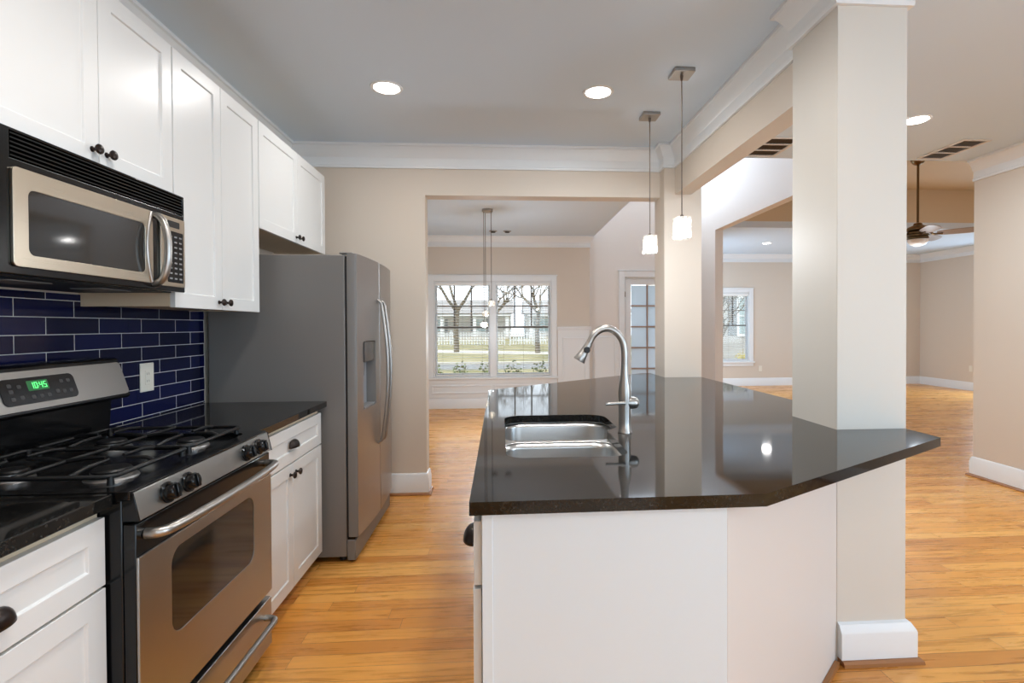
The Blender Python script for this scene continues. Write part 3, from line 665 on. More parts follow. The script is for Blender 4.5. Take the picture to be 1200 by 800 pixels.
dg.build('digits', 'green', cp, smooth=0)
for yy, t in ((1.632, 0.36), (1.632, 0.50), (1.632, 0.68), (1.662, 0.40), (1.662, 0.66), (1.700, 0.68), (1.728, 0.68), (1.756, 0.68), (1.790, 0.62), (1.815, 0.38), (1.842, 0.38), (1.815, 0.64), (1.842, 0.64)):
    slant(MB(), sl_rr(yy - 0.007, yy + 0.007, t - 0.045, t + 0.045, 0.004), 0.0066, 0.0072).build('button', plain('button_grey', lin(52, 52, 52), 0.4) if 'btn' not in M else M['btn'], cp)
# burners
BUR = ((-1.105, 1.545, 0.052), (-1.105, 1.925, 0.046), (-1.375, 1.545, 0.042), (-1.375, 1.925, 0.048))
for x, yy, r_ in BUR:
    b = MB().lathe((x, yy, 0.9022), (0, 0, 1), [(r_ * 1.25, 0), (r_ * 1.2, 0.005), (r_ * 0.95, 0.007), (r_ * 0.95, 0.019), (0, 0.019)], 28).build('burner', 'cap', rg)
    MB().lathe((x, yy, 0.9213), (0, 0, 1), [(r_ * 0.9, 0), (r_ * 0.92, 0.004), (r_ * 0.84, 0.009), (0, 0.0105)], 28).build('burner_cap', 'iron', b)
# cast-iron grates
for y0, y1 in ((Y0 + 0.045, YM - 0.006), (YM + 0.006, Y1 - 0.045)):
    g = MB(); ym = (y0 + y1) / 2; zt = 0.950; x0, x1 = -1.485, -1.0
    fr = [(x0, y0 + 0.02), (x0 + 0.02, y0), (x1 - 0.02, y0), (x1, y0 + 0.02), (x1, y1 - 0.02), (x1 - 0.02, y1), (x0 + 0.02, y1), (x0, y1 - 0.02), (x0, y0 + 0.02)]
    g.tube([(a, b, zt - 0.008) for a, b in fr], 0.0065, 8)
    g.tube([((x0 + x1) / 2, y0, zt - 0.006), ((x0 + x1) / 2, y1, zt - 0.006)], 0.0065, 8)
    for bx in (-1.105, -1.375):
        for dx, dy in ((1, 0), (-1, 0), (0, 1), (0, -1)):
            ex = (x1 if bx > -1.24 else (x0 + x1) / 2) if dx > 0 else ((x0 + x1) / 2 if bx > -1.24 else x0); ey = y1 if dy > 0 else y0
            a = (ex, ym, zt - 0.006) if dx else (bx, ey, zt - 0.006)
            mid = (bx + dx * 0.085, ym + dy * 0.11, zt + 0.003); tip = (bx + dx * 0.03, ym + dy * 0.03, zt + 0.004)
            g.tube([a, mid, tip], [0.0065, 0.006, 0.0045], 8)
    for a, b in ((x0 + 0.012, y0 + 0.012), (x1 - 0.012, y0 + 0.012), (x0 + 0.012, y1 - 0.012), (x1 - 0.012, y1 - 0.012)):
        g.cyl((a, b, 0.9175), (a, b, zt - 0.006), 0.009, 0.007, 8)
    g.build('grate', 'iron', rg, smooth=50)

# ================================================================== MICROWAVE
mw = thing('microwave', 'stainless and black microwave mounted over the range', 'microwave', (-1.42, YM, 1.462))
MB().box(-1.62, -1.244, Y0 + 0.002, Y1 - 0.002, 1.468, 1.833).build('body', 'black', mw, bevel=0.004)
un = MB().box(-1.60, -1.262, Y0 + 0.03, Y1 - 0.03, 1.4605, 1.4675).build('underside', 'blackm', mw)
for yy in (1.50, 1.83): MB().prism(rrect(-1.44, -1.33, yy, yy + 0.14, 0.01), 'z', 1.4575, 1.4604).build('grease_filter', 'mark', un)
mf = MB().plate([(Y0 + 0.002, 1.462), (Y1 - 0.002, 1.462), (Y1 - 0.002, 1.834), (Y0 + 0.002, 1.834)], [[(Y0 + 0.035, 1.758), (Y1 - 0.012, 1.758), (Y1 - 0.012, 1.826), (Y0 + 0.035, 1.826)]], 'x', -1.2435, -1.226)
mf.build('front_frame', 'black', mw, bevel=0.004)
lv = MB()
for k in range(6):
    z = 1.762 + k * 0.0112; lv.prism([(-1.240, z + 0.004), (-1.227, z), (-1.227, z + 0.004), (-1.240, z + 0.008)], 'y', Y0 + 0.036, Y1 - 0.013)
lv.build('vent_grille', 'black', mw, smooth=0)
ow = rrect(1.385, 1.912, 1.484, 1.736, 0.012, 4); iw = rrect(1.428, 1.872, 1.516, 1.686, 0.018, 6)
md_ = MB().plate(ow, [iw], 'x', -1.2258, -1.218).build('door', 'steelm', mw, bevel=0.001)
MB().prism(rrect(1.4285, 1.8715, 1.5165, 1.6855, 0.018, 6), 'x', -1.2258, -1.2195).build('window', 'mwglass', md_, smooth=0)
MB().tube([(-1.2165, 1.900 - 0.022 * math.sin(math.pi * i / 14), 1.487 + 0.245 * i / 14) for i in range(15)], 0.0055, 8).build('bowed_strip', 'nickel', md_, smooth=60)  # thin bowed steel strip left of the handle
hp = cspline([(-1.2255, 1.925, 1.728), (-1.205, 1.924, 1.720), (-1.186, 1.922, 1.695), (-1.174, 1.920, 1.650), (-1.171, 1.919, 1.605), (-1.174, 1.920, 1.560), (-1.186, 1.922, 1.515), (-1.205, 1.924, 1.490), (-1.2255, 1.925, 1.482)], 6)
MB().tube(hp, 0.0125, 12).build('handle', 'nickel', md_, smooth=60)
cpn = MB().prism(rrect(1.955, 2.098, 1.480, 1.738, 0.006, 4), 'x', -1.2258, -1.219).build('control_panel', 'steelm', mw, bevel=0.001)
MB().prism(rrect(1.994, 2.064, 1.700, 1.724, 0.003, 3), 'x', -1.2188, -1.2178).build('display', 'blackm', cpn, smooth=0)
MB().prism(rrect(1.992, 2.086, 1.495, 1.686, 0.004, 3), 'x', -1.2188, -1.2178).build('keypad', 'black', cpn, smooth=0)
for i in range(3):
    for k in range(9):
        yy = 2.010 + i * 0.029; z = 1.510 + k * 0.0195; MB().box(-1.2177, -1.2173, yy - 0.008, yy + 0.008, z - 0.003, z + 0.003).build('button', 'mark', cpn, smooth=0)

# ================================================================== REFRIGERATOR
FY0, FY1 = 2.957, 3.868; FS = 3.400
fr = thing('refrigerator', 'side-by-side stainless refrigerator with grey side panel', 'refrigerator', (-1.22, (FY0 + FY1) / 2, 0))
lab(MB().box(-1.60, -0.864, FY0, FY1, 0.035, 1.728).build('body', 'fridge', fr, bevel=0.004), 'grey painted body')
MB().box(-0.8635, -0.853, FY0 + 0.012, FY1 - 0.012, 0.14, 1.72).build('gasket', 'blackm', fr)
MB().box(-0.8635, -0.815, FY0 + 0.004, FY1 - 0.004, 0.012, 0.128).build('base_grille', 'fridge', fr, bevel=0.006)
for x in (-1.55, -0.90):
    for yy in (FY0 + 0.06, FY1 - 0.06): MB().cyl((x, yy, 0), (x, yy, 0.0345), 0.022).build('foot', 'blackm', fr)
ht = MB(); ht.cyl((-0.835, FY0 + 0.03, 0.1285), (-0.835, FY0 + 0.03, 0.1445), 0.012).box(-0.862, -0.822, FY0 + 0.012, FY0 + 0.06, 0.129, 0.135)
ht.build('lower_hinge', 'black', fr)
def fx(yy):
    t = (yy - (FY0 + FY1) / 2) / ((FY1 - FY0) / 2); return -0.775 - 0.026 * t * t
def door_loop(y0, y1, n=14):
    pts = [(-0.852, y0), (fx(y0) - 0.012, y0)]
    for i in range(n + 1):
        yy = y0 + 0.006 + (y1 - y0 - 0.012) * i / n; pts.append((fx(yy), yy))
    return pts + [(fx(y1) - 0.012, y1), (-0.852, y1)]
def cut(o, loop, axis, a, b):
    k = MB().prism(loop, axis, a, b).build('cut', 'black', None, smooth=0, loc=(0, 0, 0))
    m_ = o.modifiers.new('cut', 'BOOLEAN'); m_.object = k; m_.operation = 'DIFFERENCE'; m_.solver = 'EXACT'
    off = ORG[o]; k.location = Vector((0, 0, 0)); 
    bpy.context.view_layer.update(); dg_ = bpy.context.evaluated_depsgraph_get()
    me = bpy.data.meshes.new_from_object(o.evaluated_get(dg_)); o.modifiers.clear(); old = o.data; o.data = me; bpy.data.meshes.remove(old)
    km = k.data; bpy.data.objects.remove(k); bpy.data.meshes.remove(km)
fd = MB().prism(door_loop(FY0 + 0.001, FS - 0.002), 'z', 0.146, 1.736).build('door', 'steelv', fr)
DY0, DY1, DZ0, DZ1_ = 3.062, 3.300, 0.845, 1.242
cut(fd, rrect(DY0, DY1, DZ0, DZ1_, 0.012, 4), 'x', -0.838, -0.70)
fd2 = MB().prism(door_loop(FS + 0.002, FY1 - 0.001), 'z', 0.146, 1.736).build('door', 'steelv', fr)
for dd in (fd, fd2):          # painted door edges, steel only on the front
    dd.data.materials.append(M['fridge'])
    for p in dd.data.polygons:
        if abs(p.normal.y) > 0.9 or abs(p.normal.z) > 0.9: p.material_index = 1
# dispenser set into the left door
ds = MB(); xi = -0.8375
ds.box(xi, xi + 0.003, DY0 + 0.001, DY1 - 0.001, DZ0 + 0.001, DZ1_ - 0.001)
dsp = ds.build('dispenser', plain('dispenser_grey', lin(138, 142, 148), 0.35), fd, smooth=0)
MB().prism([(xi + 0.0032, 1.12), (xi + 0.050, 1.12), (xi + 0.0545, 1.135), (xi + 0.0545, 1.238), (xi + 0.0032, 1.238)], 'y', DY0 + 0.002, DY1 - 0.002).build('dispenser_panel', plain('dispenser_dark', lin(62, 58, 56), 0.25), dsp, bevel=0.002)
MB().box(xi + 0.0032, xi + 0.054, DY0 + 0.002, DY1 - 0.002, DZ0 + 0.002, DZ0 + 0.014).build('drip_tray', 'mark', dsp, bevel=0.002)
MB().prism([(xi + 0.0032, 1.03), (xi + 0.012, 1.03), (xi + 0.022, 1.119), (xi + 0.0032, 1.119)], 'y', 3.15, 3.215).build('paddle', 'mark', dsp)
for yy, door in ((3.356, fd), (3.446, fd2)):
    x = fx(yy); pts = [(x - 0.0005, yy, 1.498), (x + 0.020, yy, 1.482)]
    for i in range(13):
        t = i / 12; pts.append((x + 0.026 + 0.036 * math.sin(math.pi * t), yy, 1.462 - 0.84 * t))
    pts += [(x + 0.020, yy, 0.602), (x - 0.0005, yy, 0.586)]
    MB().tube(pts, 0.0095, 10).build('handle', 'nickel', door, smooth=60)
for yy in (FY0 + 0.05, FY1 - 0.05): MB().box(-0.90, -0.83, yy - 0.025, yy + 0.025, 1.7365, 1.747).build('hinge_cover', 'fridge', fr, bevel=0.004)

# ================================================================== ISLAND
isl = thing('island_cabinet', 'white kitchen island base under the black granite top', 'island', (0.6, 2.6, 0))
lab(MB().prism([(-0.0455, 1.24), (0.557, 1.24), (0.557, 1.258), (-0.0455, 1.258)], 'z', 0.0, 0.8825).build('end_panel', 'isl', isl, bevel=0.0015), 'flat white end panel')
st = MB().box(-0.0455, -0.020, 1.2365, 1.2398, 0.0, 0.8825).build('corner_stile', 'isl', isl, bevel=0.001)
# angled panel from the front corner to the column
ax, ay, bx, by = 0.5575, 1.2405, 1.3155, 1.9495
dl = math.hypot(bx - ax, by - ay); nx, ny = -(by - ay) / dl * 0.018, (bx - ax) / dl * 0.018
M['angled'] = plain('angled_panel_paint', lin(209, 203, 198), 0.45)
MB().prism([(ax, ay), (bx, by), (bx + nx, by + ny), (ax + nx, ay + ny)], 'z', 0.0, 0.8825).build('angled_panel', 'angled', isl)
sx, sy = (by - ay) / dl, -(bx - ax) / dl
MB().prism([(ax + 0.01 + sx * 0.0005, ay + 0.01 + sy * 0.0005), (bx - 0.02 + sx * 0.0005, by - 0.02 + sy * 0.0005), (bx - 0.02 + sx * 0.017, by - 0.02 + sy * 0.017), (ax + 0.01 + sx * 0.017, ay + 0.01 + sy * 0.017)], 'z', 0.0, 0.019).build('shoe_moulding', 'shoe', isl)
# aisle side: frame, toe kick, drawer fronts and doors
fs = MB(); ye = 3.30
fs.box(-0.0455, -0.027, 1.2585, ye, 0.095, 0.115).box(-0.0455, -0.027, 1.2585, ye, 0.845, 0.8825).box(-0.0455, -0.027, 1.2585, ye, 0.672, 0.70)
UN = (1.262, 1.72, 2.02, 2.38, 2.80, 3.285)
for u in UN: fs.box(-0.0455, -0.027, u - 0.003, u + 0.003, 0.115, 0.845)
fs.build('face_frame', 'isl', isl)
MB().box(0.015, 0.03, 1.2585, ye, 0.0, 0.0945).build('toe_kick', 'isl', isl)
MB().prism([(-0.0455, ye + 0.0005), (1.20, 4.035), (1.20, 4.053), (-0.0455, ye + 0.0185)], 'z', 0.0, 0.8825).build('rear_panel', 'isl', isl)
MB().box(1.315, 1.333, 2.263, 4.028, 0.0, 0.8825).build('side_panel', 'isl', isl)
for i, (a, b) in enumerate(zip(UN, UN[1:])):
    df = MB().shaker(-0.0665, a + 0.002, b - 0.002, 0.695, 0.852, sgn=-1).build('drawer', 'cab', isl, bevel=0.0015)
    if i in (0, 1, 4): cup_pull(-0.0665, (a + b) / 2 if i else 1.32, 0.800, df, -1)
    dd = MB().shaker(-0.0680, a + 0.002, b - 0.002, 0.10, 0.686, sgn=-1).build('door', 'cab', isl, bevel=0.0015)
    knob(-0.0680, b - 0.03 if i % 2 == 0 else a + 0.03, 0.64, dd, -1)
# island top with the sink cut-out
cutout = rpoly([(0.018, 1.612), (0.414, 1.612), (0.417, 2.004), (0.472, 2.075), (0.472, 2.378), (0.018, 2.378)], [0.06, 0.06, 0.004, 0.03, 0.08, 0.08])
top = [(-0.074, 1.214), (0.647, 1.222), (1.594, 1.780), (1.597, 4.026), (1.297, 4.026), (1.297, 4.42), (1.235, 4.42), (-0.072, 3.352)]
# the top is notched round the column so that nothing cuts through it
top = [(-0.074, 1.214), (0.647, 1.222), (1.594, 1.780), (1.597, 1.9485), (1.3145, 1.9485), (1.3145, 2.2635), (1.597, 2.2635), (1.597, 4.028), (1.2985, 4.028), (1.2985, 4.42), (1.235, 4.42), (-0.072, 3.352)]
tag(MB().plate(top, [cutout], 'z', 0.8835, 0.915).build('island_countertop', 'granite', bevel=0.0035), 'large angled black granite island countertop around the column', 'countertop', 'granite countertops')
sk = thing('kitchen_sink', 'undermount double-bowl stainless sink in the island top', 'sink', (0.24, 2.0, 0.70))
def bowl(loop, z1, z0, name):
    b = MB(); cx_ = sum(p[0] for p in loop) / len(loop); cy_ = sum(p[1] for p in loop) / len(loop)
    rings = []
    for s_, z in ((1.0, z1), (0.985, z1 - 0.02), (0.955, z0 + 0.03), (0.925, z0 + 0.008), (0.87, z0)):
        rings.append([b.bm.verts.new((cx_ + (x - cx_) * s_, cy_ + (yy - cy_) * s_, z)) for x, yy in loop])
    for A_, B2 in zip(rings, rings[1:]):
        n = len(A_)
        for i in range(n): b.face([A_[i], A_[(i + 1) % n], B2[(i + 1) % n], B2[i]])
    b.face(rings[-1])
    o = b.build(name, 'steelx', sk, solid=0.0015, smooth=60)
    lab(o, 'larger far bowl' if cy_ > 2 else 'smaller near bowl')
    d_ = MB().lathe((cx_, cy_, z0 + 0.0012), (0, 0, 1), [(0.056, 0), (0.056, 0.002), (0.044, 0.003), (0.038, -0.0), (0, 0.0005)], 24).build('drain', 'nickel', o)
n1 = rpoly([(0.012, 1.606), (0.420, 1.606), (0.420, 1.972), (0.012, 1.972)], [0.07] * 4, 8)
n2 = rpoly([(0.012, 2.000), (0.425, 2.000), (0.478, 2.072), (0.478, 2.384), (0.012, 2.384)], [0.07, 0.03, 0.03, 0.08, 0.08], 8)
bowl(n1, 0.876, 0.70, 'bowl'); bowl(n2, 0.876, 0.68, 'bowl')
MB().plate(rpoly([(-0.008, 1.586), (0.44, 1.586), (0.445, 1.98), (0.498, 2.06), (0.498, 2.404), (-0.008, 2.404)], [0.08, 0.08, 0, 0, 0.08, 0.08]), [n1, n2], 'z', 0.876, 0.8825).build('flange', 'steelx', sk, bevel=0.002)

fc = thing('kitchen_faucet', 'tall brushed nickel gooseneck faucet beside the sink', 'faucet', (0.478, 1.968, 0.915))
FXx, FYy = 0.478, 1.968
MB().lathe((FXx, FYy, 0.9155), (0, 0, 1), [(0.027, 0), (0.027, 0.004), (0.0245, 0.008), (0.0225, 0.04), (0.023, 0.085), (0.0245, 0.125), (0.0255, 0.155), (0.0235, 0.175), (0.0175, 0.205), (0.0145, 0.235), (0.0135, 0.26)], 28).build('body', 'nickel', fc, smooth=60)
sp = cspline([(0.478, FYy, 1.1758), (0.4785, FYy, 1.215), (0.472, FYy, 1.262), (0.449, FYy, 1.298), (0.418, FYy, 1.315), (0.385, FYy, 1.311), (0.358, FYy, 1.290), (0.340, FYy, 1.258)], 7)
MB().tube(sp, [0.0135] * (len(sp) - 8) + [0.0132, 0.013, 0.0128, 0.0126, 0.0125, 0.0125, 0.0125, 0.0125], 16).build('spout', 'nickel', fc, smooth=60)
a = Vector((0.3397, FYy, 1.2573)); dr_ = Vector((-0.036, 0, -0.060)).normalized()
hd = MB().lathe(a, dr_, [(0.0135, 0), (0.014, 0.004), (0.0145, 0.02), (0.019, 0.052), (0.0235, 0.072), (0.0225, 0.075), (0, 0.075)], 24).build('spray_head', 'nickel', fc, smooth=50)
q = a + dr_ * 0.030 + Vector((-0.004, -0.0168, 0.0)) + Vector((0.009, 0, 0.003))
MB().lathe(q, Vector((0, -1, 0)), [(0.0125, 0), (0.0125, 0.004), (0.010, 0.006), (0, 0.0065)], 16, 1.0, 1.0).build('spray_button', 'blackm', hd)
hb = MB().lathe((0.478, FYy, 1.030), (1, 0, -0.04), [(0.021, 0.0), (0.024, 0.018), (0.024, 0.034), (0.0205, 0.047), (0.012, 0.054), (0, 0.056)], 24).build('valve_housing', 'nickel', fc, smooth=60)
MB().tube([(0.474, FYy - 0.026, 1.032), (0.44, FYy - 0.028, 1.031), (0.398, FYy - 0.030, 1.029)], [0.0075, 0.006, 0.0055], 12).build('lever', 'nickel', hb, smooth=60)

# ================================================================== CEILING LAMPS
def can(x, y, z, label, watts, r=0.078, color=K_CAN):
    o = thing('recessed_light', label, 'ceiling light', (x, y, z), 'round recessed ceiling lights')
    MB().lathe((x, y, z - 0.0006), (0, 0, -1), [(r + 0.016, 0), (r + 0.014, 0.004), (r, 0.006), (r - 0.004, 0.003), (0, 0.003)], 32).build('trim_ring', 'trim', o)
    MB().lathe((x, y, z - 0.0052), (0, 0, -1), [(r - 0.003, 0), (r - 0.010, 0.004), (0, 0.0055)], 32).build('lens', 'lens', o)
    if watts:
        l = area('lamp', (0, 0, -0.02), (0, 0, -1), 2 * r, 2 * r, watts, color, 'DISK'); l.data.spread = math.radians(160 if x < 2 and y < 2 else 180); l.parent = o
        l.rotation_euler = (0, 0, 0)
    return o
can(-0.662, 3.138, ZC, 'round lit recessed ceiling light nearer the left wall cabinets', P_CAN)
can(0.602, 3.128, ZC, 'round lit recessed ceiling light left of the pendant lamps', P_CAN)
can(2.885, 3.435, ZC, 'lit recessed ceiling light in the hall right of the column', P_HALL, color=(0.76, 0.89, 1.0))
can(-0.42, 1.25, ZC, 'unseen recessed fill light added above the aisle, left', P_CAN * 1.5)  # added can, placed to brighten the near aisle
can(0.42, 1.55, ZC, 'unseen recessed fill light added above the near end of the island', P_CAN * 1.4)  # added can, placed out of view to brighten the base cabinets
can(-0.3, -1.2, ZC, 'recessed ceiling light in the rear part of the kitchen', P_CAN)
can(2.885, -0.7, ZC, 'unseen recessed fill light added in the hall behind the camera', P_HALL * 0.4)  # second hall can, added out of view to brighten the hall
can(5.03, 9.5, ZL, 'lit recessed ceiling light over the far living room window', P_LIV)
can(7.6, 9.5, ZL, 'recessed ceiling light in the far right of the living room', P_LIV)
for x, lb in ((-0.095, 'small dark ceiling disc left of its twin near the dining crown'), (0.12, 'small dark ceiling disc right of its twin near the dining crown')):
    o = thing('eyeball_light', lb, 'ceiling light', (x, 7.95, ZD), 'small dark dining ceiling lights')
    MB().lathe((x, 7.95, ZD - 0.0006), (0, 0, -1), [(0.062, 0), (0.060, 0.010), (0.045, 0.014), (0, 0.014)], 24).build('trim_ring', 'nickel', o)
    MB().lathe((x, 7.95, ZD - 0.0150), (0, 0, -1), [(0.040, 0), (0.034, 0.012), (0, 0.016)], 20).build('bulb', 'blackm', o)

def pendant(x, y, ztop, zs, label):
    o = thing('pendant_lamp', label, 'pendant lamp', (x, y, ztop), 'crystal pendant lamps over the island')
    MB().box(x - 0.058, x + 0.058, y - 0.058, y + 0.058, ztop - 0.022, ztop - 0.0008).build('canopy', 'nickel', o, bevel=0.003)
    MB().cyl((x, y, ztop - 0.048), (x, y, ztop - 0.0222), 0.006, 0.009).build('strain_relief', 'cord', o)
    MB().cyl((x, y, zs + 0.137), (x, y, ztop - 0.0485), 0.0032, n=8).build('cord', 'cord', o)
    MB().lathe((x, y, zs + 0.1365), (0, 0, -1), [(0.003, 0), (0.009, 0.004), (0.010, 0.026), (0.013, 0.027), (0.013, 0.034), (0, 0.034)], 16).build('socket', 'cord', o)
    # square crystal sleeve, open at top and bottom
    a, b = 0.039, 0.026
    MB().plate([(x - a, y - a), (x + a, y - a), (x + a, y + a), (x - a, y + a)], [rrect(x - b, x + b, y - b, y + b, 0.02, 4)], 'z', zs, zs + 0.118).build('shade', 'crystal', o, smooth=0)
    MB().lathe((x, y, zs + 0.100), (0, 0, -1), [(0.007, 0), (0.012, 0.02), (0.013, 0.04), (0.008, 0.056), (0, 0.060)], 16).build('bulb', 'bulb', o)
    l = bpy.data.lights.new('lamp', 'POINT'); l.energy = P_PEND; l.color = (0.88, 0.94, 1.0); l.shadow_soft_size = 0.02
    q = bpy.data.objects.new('lamp', l); COL.objects.link(q); q.parent = o; q.location = (0, 0, zs - 0.03 - ztop)
    return o
pendant(1.023, 2.86, ZC, 1.812, 'crystal pendant lamp nearer the column over the island')
pendant(1.014, 3.45, ZC, 1.812, 'crystal pendant lamp farther back over the island')
# dining pendant cluster
px, py = -0.148, 6.5
dp = thing('pendant_cluster', 'three-light pendant cluster in front of the dining window', 'pendant lamp', (px, py, ZD))
MB().lathe((px, py, ZD - 0.0008), (0, 0, -1), [(0.068, 0), (0.068, 0.026), (0.060, 0.034), (0, 0.036)], 28).build('canopy', 'nickel', dp)
for dx, dy, z in ((0.046, -0.02, 1.575), (-0.028, 0.05, 1.445), (-0.046, -0.03, 1.310)):
    x, y = px + dx, py + dy
    MB().cyl((x, y, z + 0.095), (x, y, ZD - 0.0362), 0.0035, n=8).build('cord', 'cord', dp)
    MB().lathe((x, y, z + 0.095), (0, 0, -1), [(0.004, 0), (0.013, 0.004), (0.014, 0.026), (0, 0.026)], 14).build('socket', 'nickel', dp)
    sh = MB().lathe((x, y, z), (0, 0, 1), [(0.018, 0), (0.038, 0.012), (0.046, 0.034), (0.040, 0.056), (0.022, 0.068)], 18)
    sh.build('shade', 'crystal', dp, smooth=40)
    MB().lathe((x, y, z + 0.058), (0, 0, -1), [(0.006, 0), (0.014, 0.014), (0.014, 0.03), (0, 0.044)], 14).build('bulb', 'bulb', dp)
l = bpy.data.lights.new('lamp', 'POINT'); l.energy = P_DIN; l.color = (0.78, 0.90, 1.0); l.shadow_soft_size = 0.08
q = bpy.data.objects.new('lamp', l); COL.objects.link(q); q.parent = dp; q.location = (0, 0, -1.6)

# vents
def vent(x0, x1, y0, y1, label, dark):
    o = thing('ceiling_vent', label, 'vent', ((x0 + x1) / 2, (y0 + y1) / 2, ZC), 'ceiling air vents')
    n = 3; gp = 0.018; st = (y1 - y0 - gp * (n + 1)) / n; holes = []
    for k in range(n):
        a = y0 + gp + k * (st + gp); holes.append([(x0 + 0.022, a), (x1 - 0.022, a), (x1 - 0.022, a + st), (x0 + 0.022, a + st)])
    MB().plate([(x0, y0), (x1, y0), (x1, y1), (x0, y1)], holes, 'z', ZC - 0.010, ZC - 0.0008).build('frame', 'vent', o)
    lv = MB()
    for k in range(n):
        a = y0 + gp + k * (st + gp); m_ = 9
        for i in range(m_):
            xx = x0 + 0.024 + (x1 - x0 - 0.048) * (i + 0.2) / m_; lv.prism([(xx, ZC - 0.0095), (xx + 0.010, ZC - 0.003), (xx + 0.0115, ZC - 0.003), (xx + 0.0015, ZC - 0.0095)], 'y', a + 0.0005, a + st - 0.0005)
    lv.build('louvers', dark, o, smooth=0)
    MB().box(x0 + 0.02, x1 - 0.02, y0 + 0.016, y1 - 0.016, ZC - 0.0024, ZC - 0.0009).build('duct_face', dark, o, smooth=0)
vent(2.03, 2.30, 3.80, 4.22, 'brown three-section ceiling vent left of the column', 'ventdk')
M['ventgrey'] = plain('grey_louver', lin(150, 140, 130), 0.5)
vent(3.55, 3.78, 3.77, 4.22, 'pale three-section ceiling vent beside the right wall crown', 'ventgrey')

# ceiling fan
fxx, fyy = 5.49, 6.5
fan = thing('ceiling_fan', 'antique brass ceiling fan hanging in the living room', 'ceiling fan', (fxx, fyy, 3.5))
MB().lathe((fxx, fyy, 3.4995), (0, 0, -1), [(0.085, 0), (0.082, 0.03), (0.06, 0.065), (0.03, 0.085), (0, 0.085)], 24).build('canopy', 'bronze', fan)
MB().cyl((fxx, fyy, 2.66), (fxx, fyy, 3.4145), 0.014).build('downrod', 'bronze', fan)
MB().lathe((fxx, fyy, 2.66), (0, 0, -1), [(0.02, 0), (0.045, 0.01), (0.055, 0.035), (0.11, 0.06), (0.135, 0.085), (0.135, 0.105), (0.10, 0.125), (0.125, 0.130), (0.125, 0.15), (0.105, 0.156), (0.125, 0.162), (0.125, 0.182), (0.105, 0.19), (0.12, 0.196), (0.12, 0.215), (0.10, 0.222), (0, 0.222)], 28).build('motor_housing', 'bronze', fan, smooth=30)
MB().lathe((fxx, fyy, 2.4375), (0, 0, -1), [(0.118, 0), (0.112, 0.03), (0.085, 0.065), (0.04, 0.085), (0, 0.09)], 28).build('light_bowl', plain('white_glass_bowl', lin(226, 220, 212), 0.25), fan)
l = bpy.data.lights.new('lamp', 'POINT'); l.energy = P_FAN_FILL; l.color = (0.84, 0.92, 1.0); l.shadow_soft_size = 0.09  # added fill lamp hung below the unlit fan bowl
q = bpy.data.objects.new('lamp', l); COL.objects.link(q); q.parent = fan; q.location = (0, 0, 2.22 - 3.5)
for k in range(5):
    an = math.radians(30 + 72 * k); ca, sa = math.cos(an), math.sin(an)
    def P_(u, v, z): return (fxx + ca * u - sa * v, fyy + sa * u + ca * v, z)
    b = MB(); lo, hi = [], []
    for u, v in ((0.20, -0.045), (0.30, -0.062), (0.52, -0.070), (0.62, -0.062), (0.66, -0.035), (0.665, 0.0), (0.66, 0.035), (0.62, 0.062), (0.52, 0.070), (0.30, 0.062), (0.20, 0.045)):
        zz = 2.50 - v * 0.32; lo.append(b.bm.verts.new(P_(u, v, zz))); hi.append(b.bm.verts.new(P_(u, v, zz + 0.007)))
    b.face(lo); b.face(hi[::-1])
    for i in range(len(lo)): b.face([lo[i], hi[i], hi[(i + 1) % len(lo)], lo[(i + 1) % len(lo)]])
    bl = b.build('blade', 'blade', fan, smooth=0)
    ir = MB(); ir.tube([P_(0.115, 0, 2.525), P_(0.17, 0, 2.492), P_(0.26, 0, 2.494)], [0.012, 0.014, 0.009], 8); ir.build('blade_iron', 'bronze', bl)

# small wall outlets in the living room
def plate(x, y, z, ax, label):
    o = thing('wall_outlet', label, 'outlet', (x, y, z))
    a, h = 0.038, 0.06
    if ax == 'y':
        MB().box(x - a, x + a, y - 0.007, y - 0.0006, z - h, z + h).build('cover_plate', 'plate', o, bevel=0.002)
        MB().box(x - 0.017, x + 0.017, y - 0.009, y - 0.0072, z - 0.034, z + 0.034).build('receptacle', 'plate', o)
    else:
        MB().box(x - 0.007, x - 0.0006, y - a, y + a, z - h, z + h).build('cover_plate', 'plate', o, bevel=0.002)
        MB().box(x - 0.009, x - 0.0072, y - 0.017, y + 0.017, z - 0.034, z + 0.034).build('receptacle', 'plate', o)
plate(5.68, 11.0, 0.375, 'y', 'small white wall outlet right of the living room window')
plate(9.35, 9.74, 0.435, 'x', 'small white wall outlet on the far right living room wall')

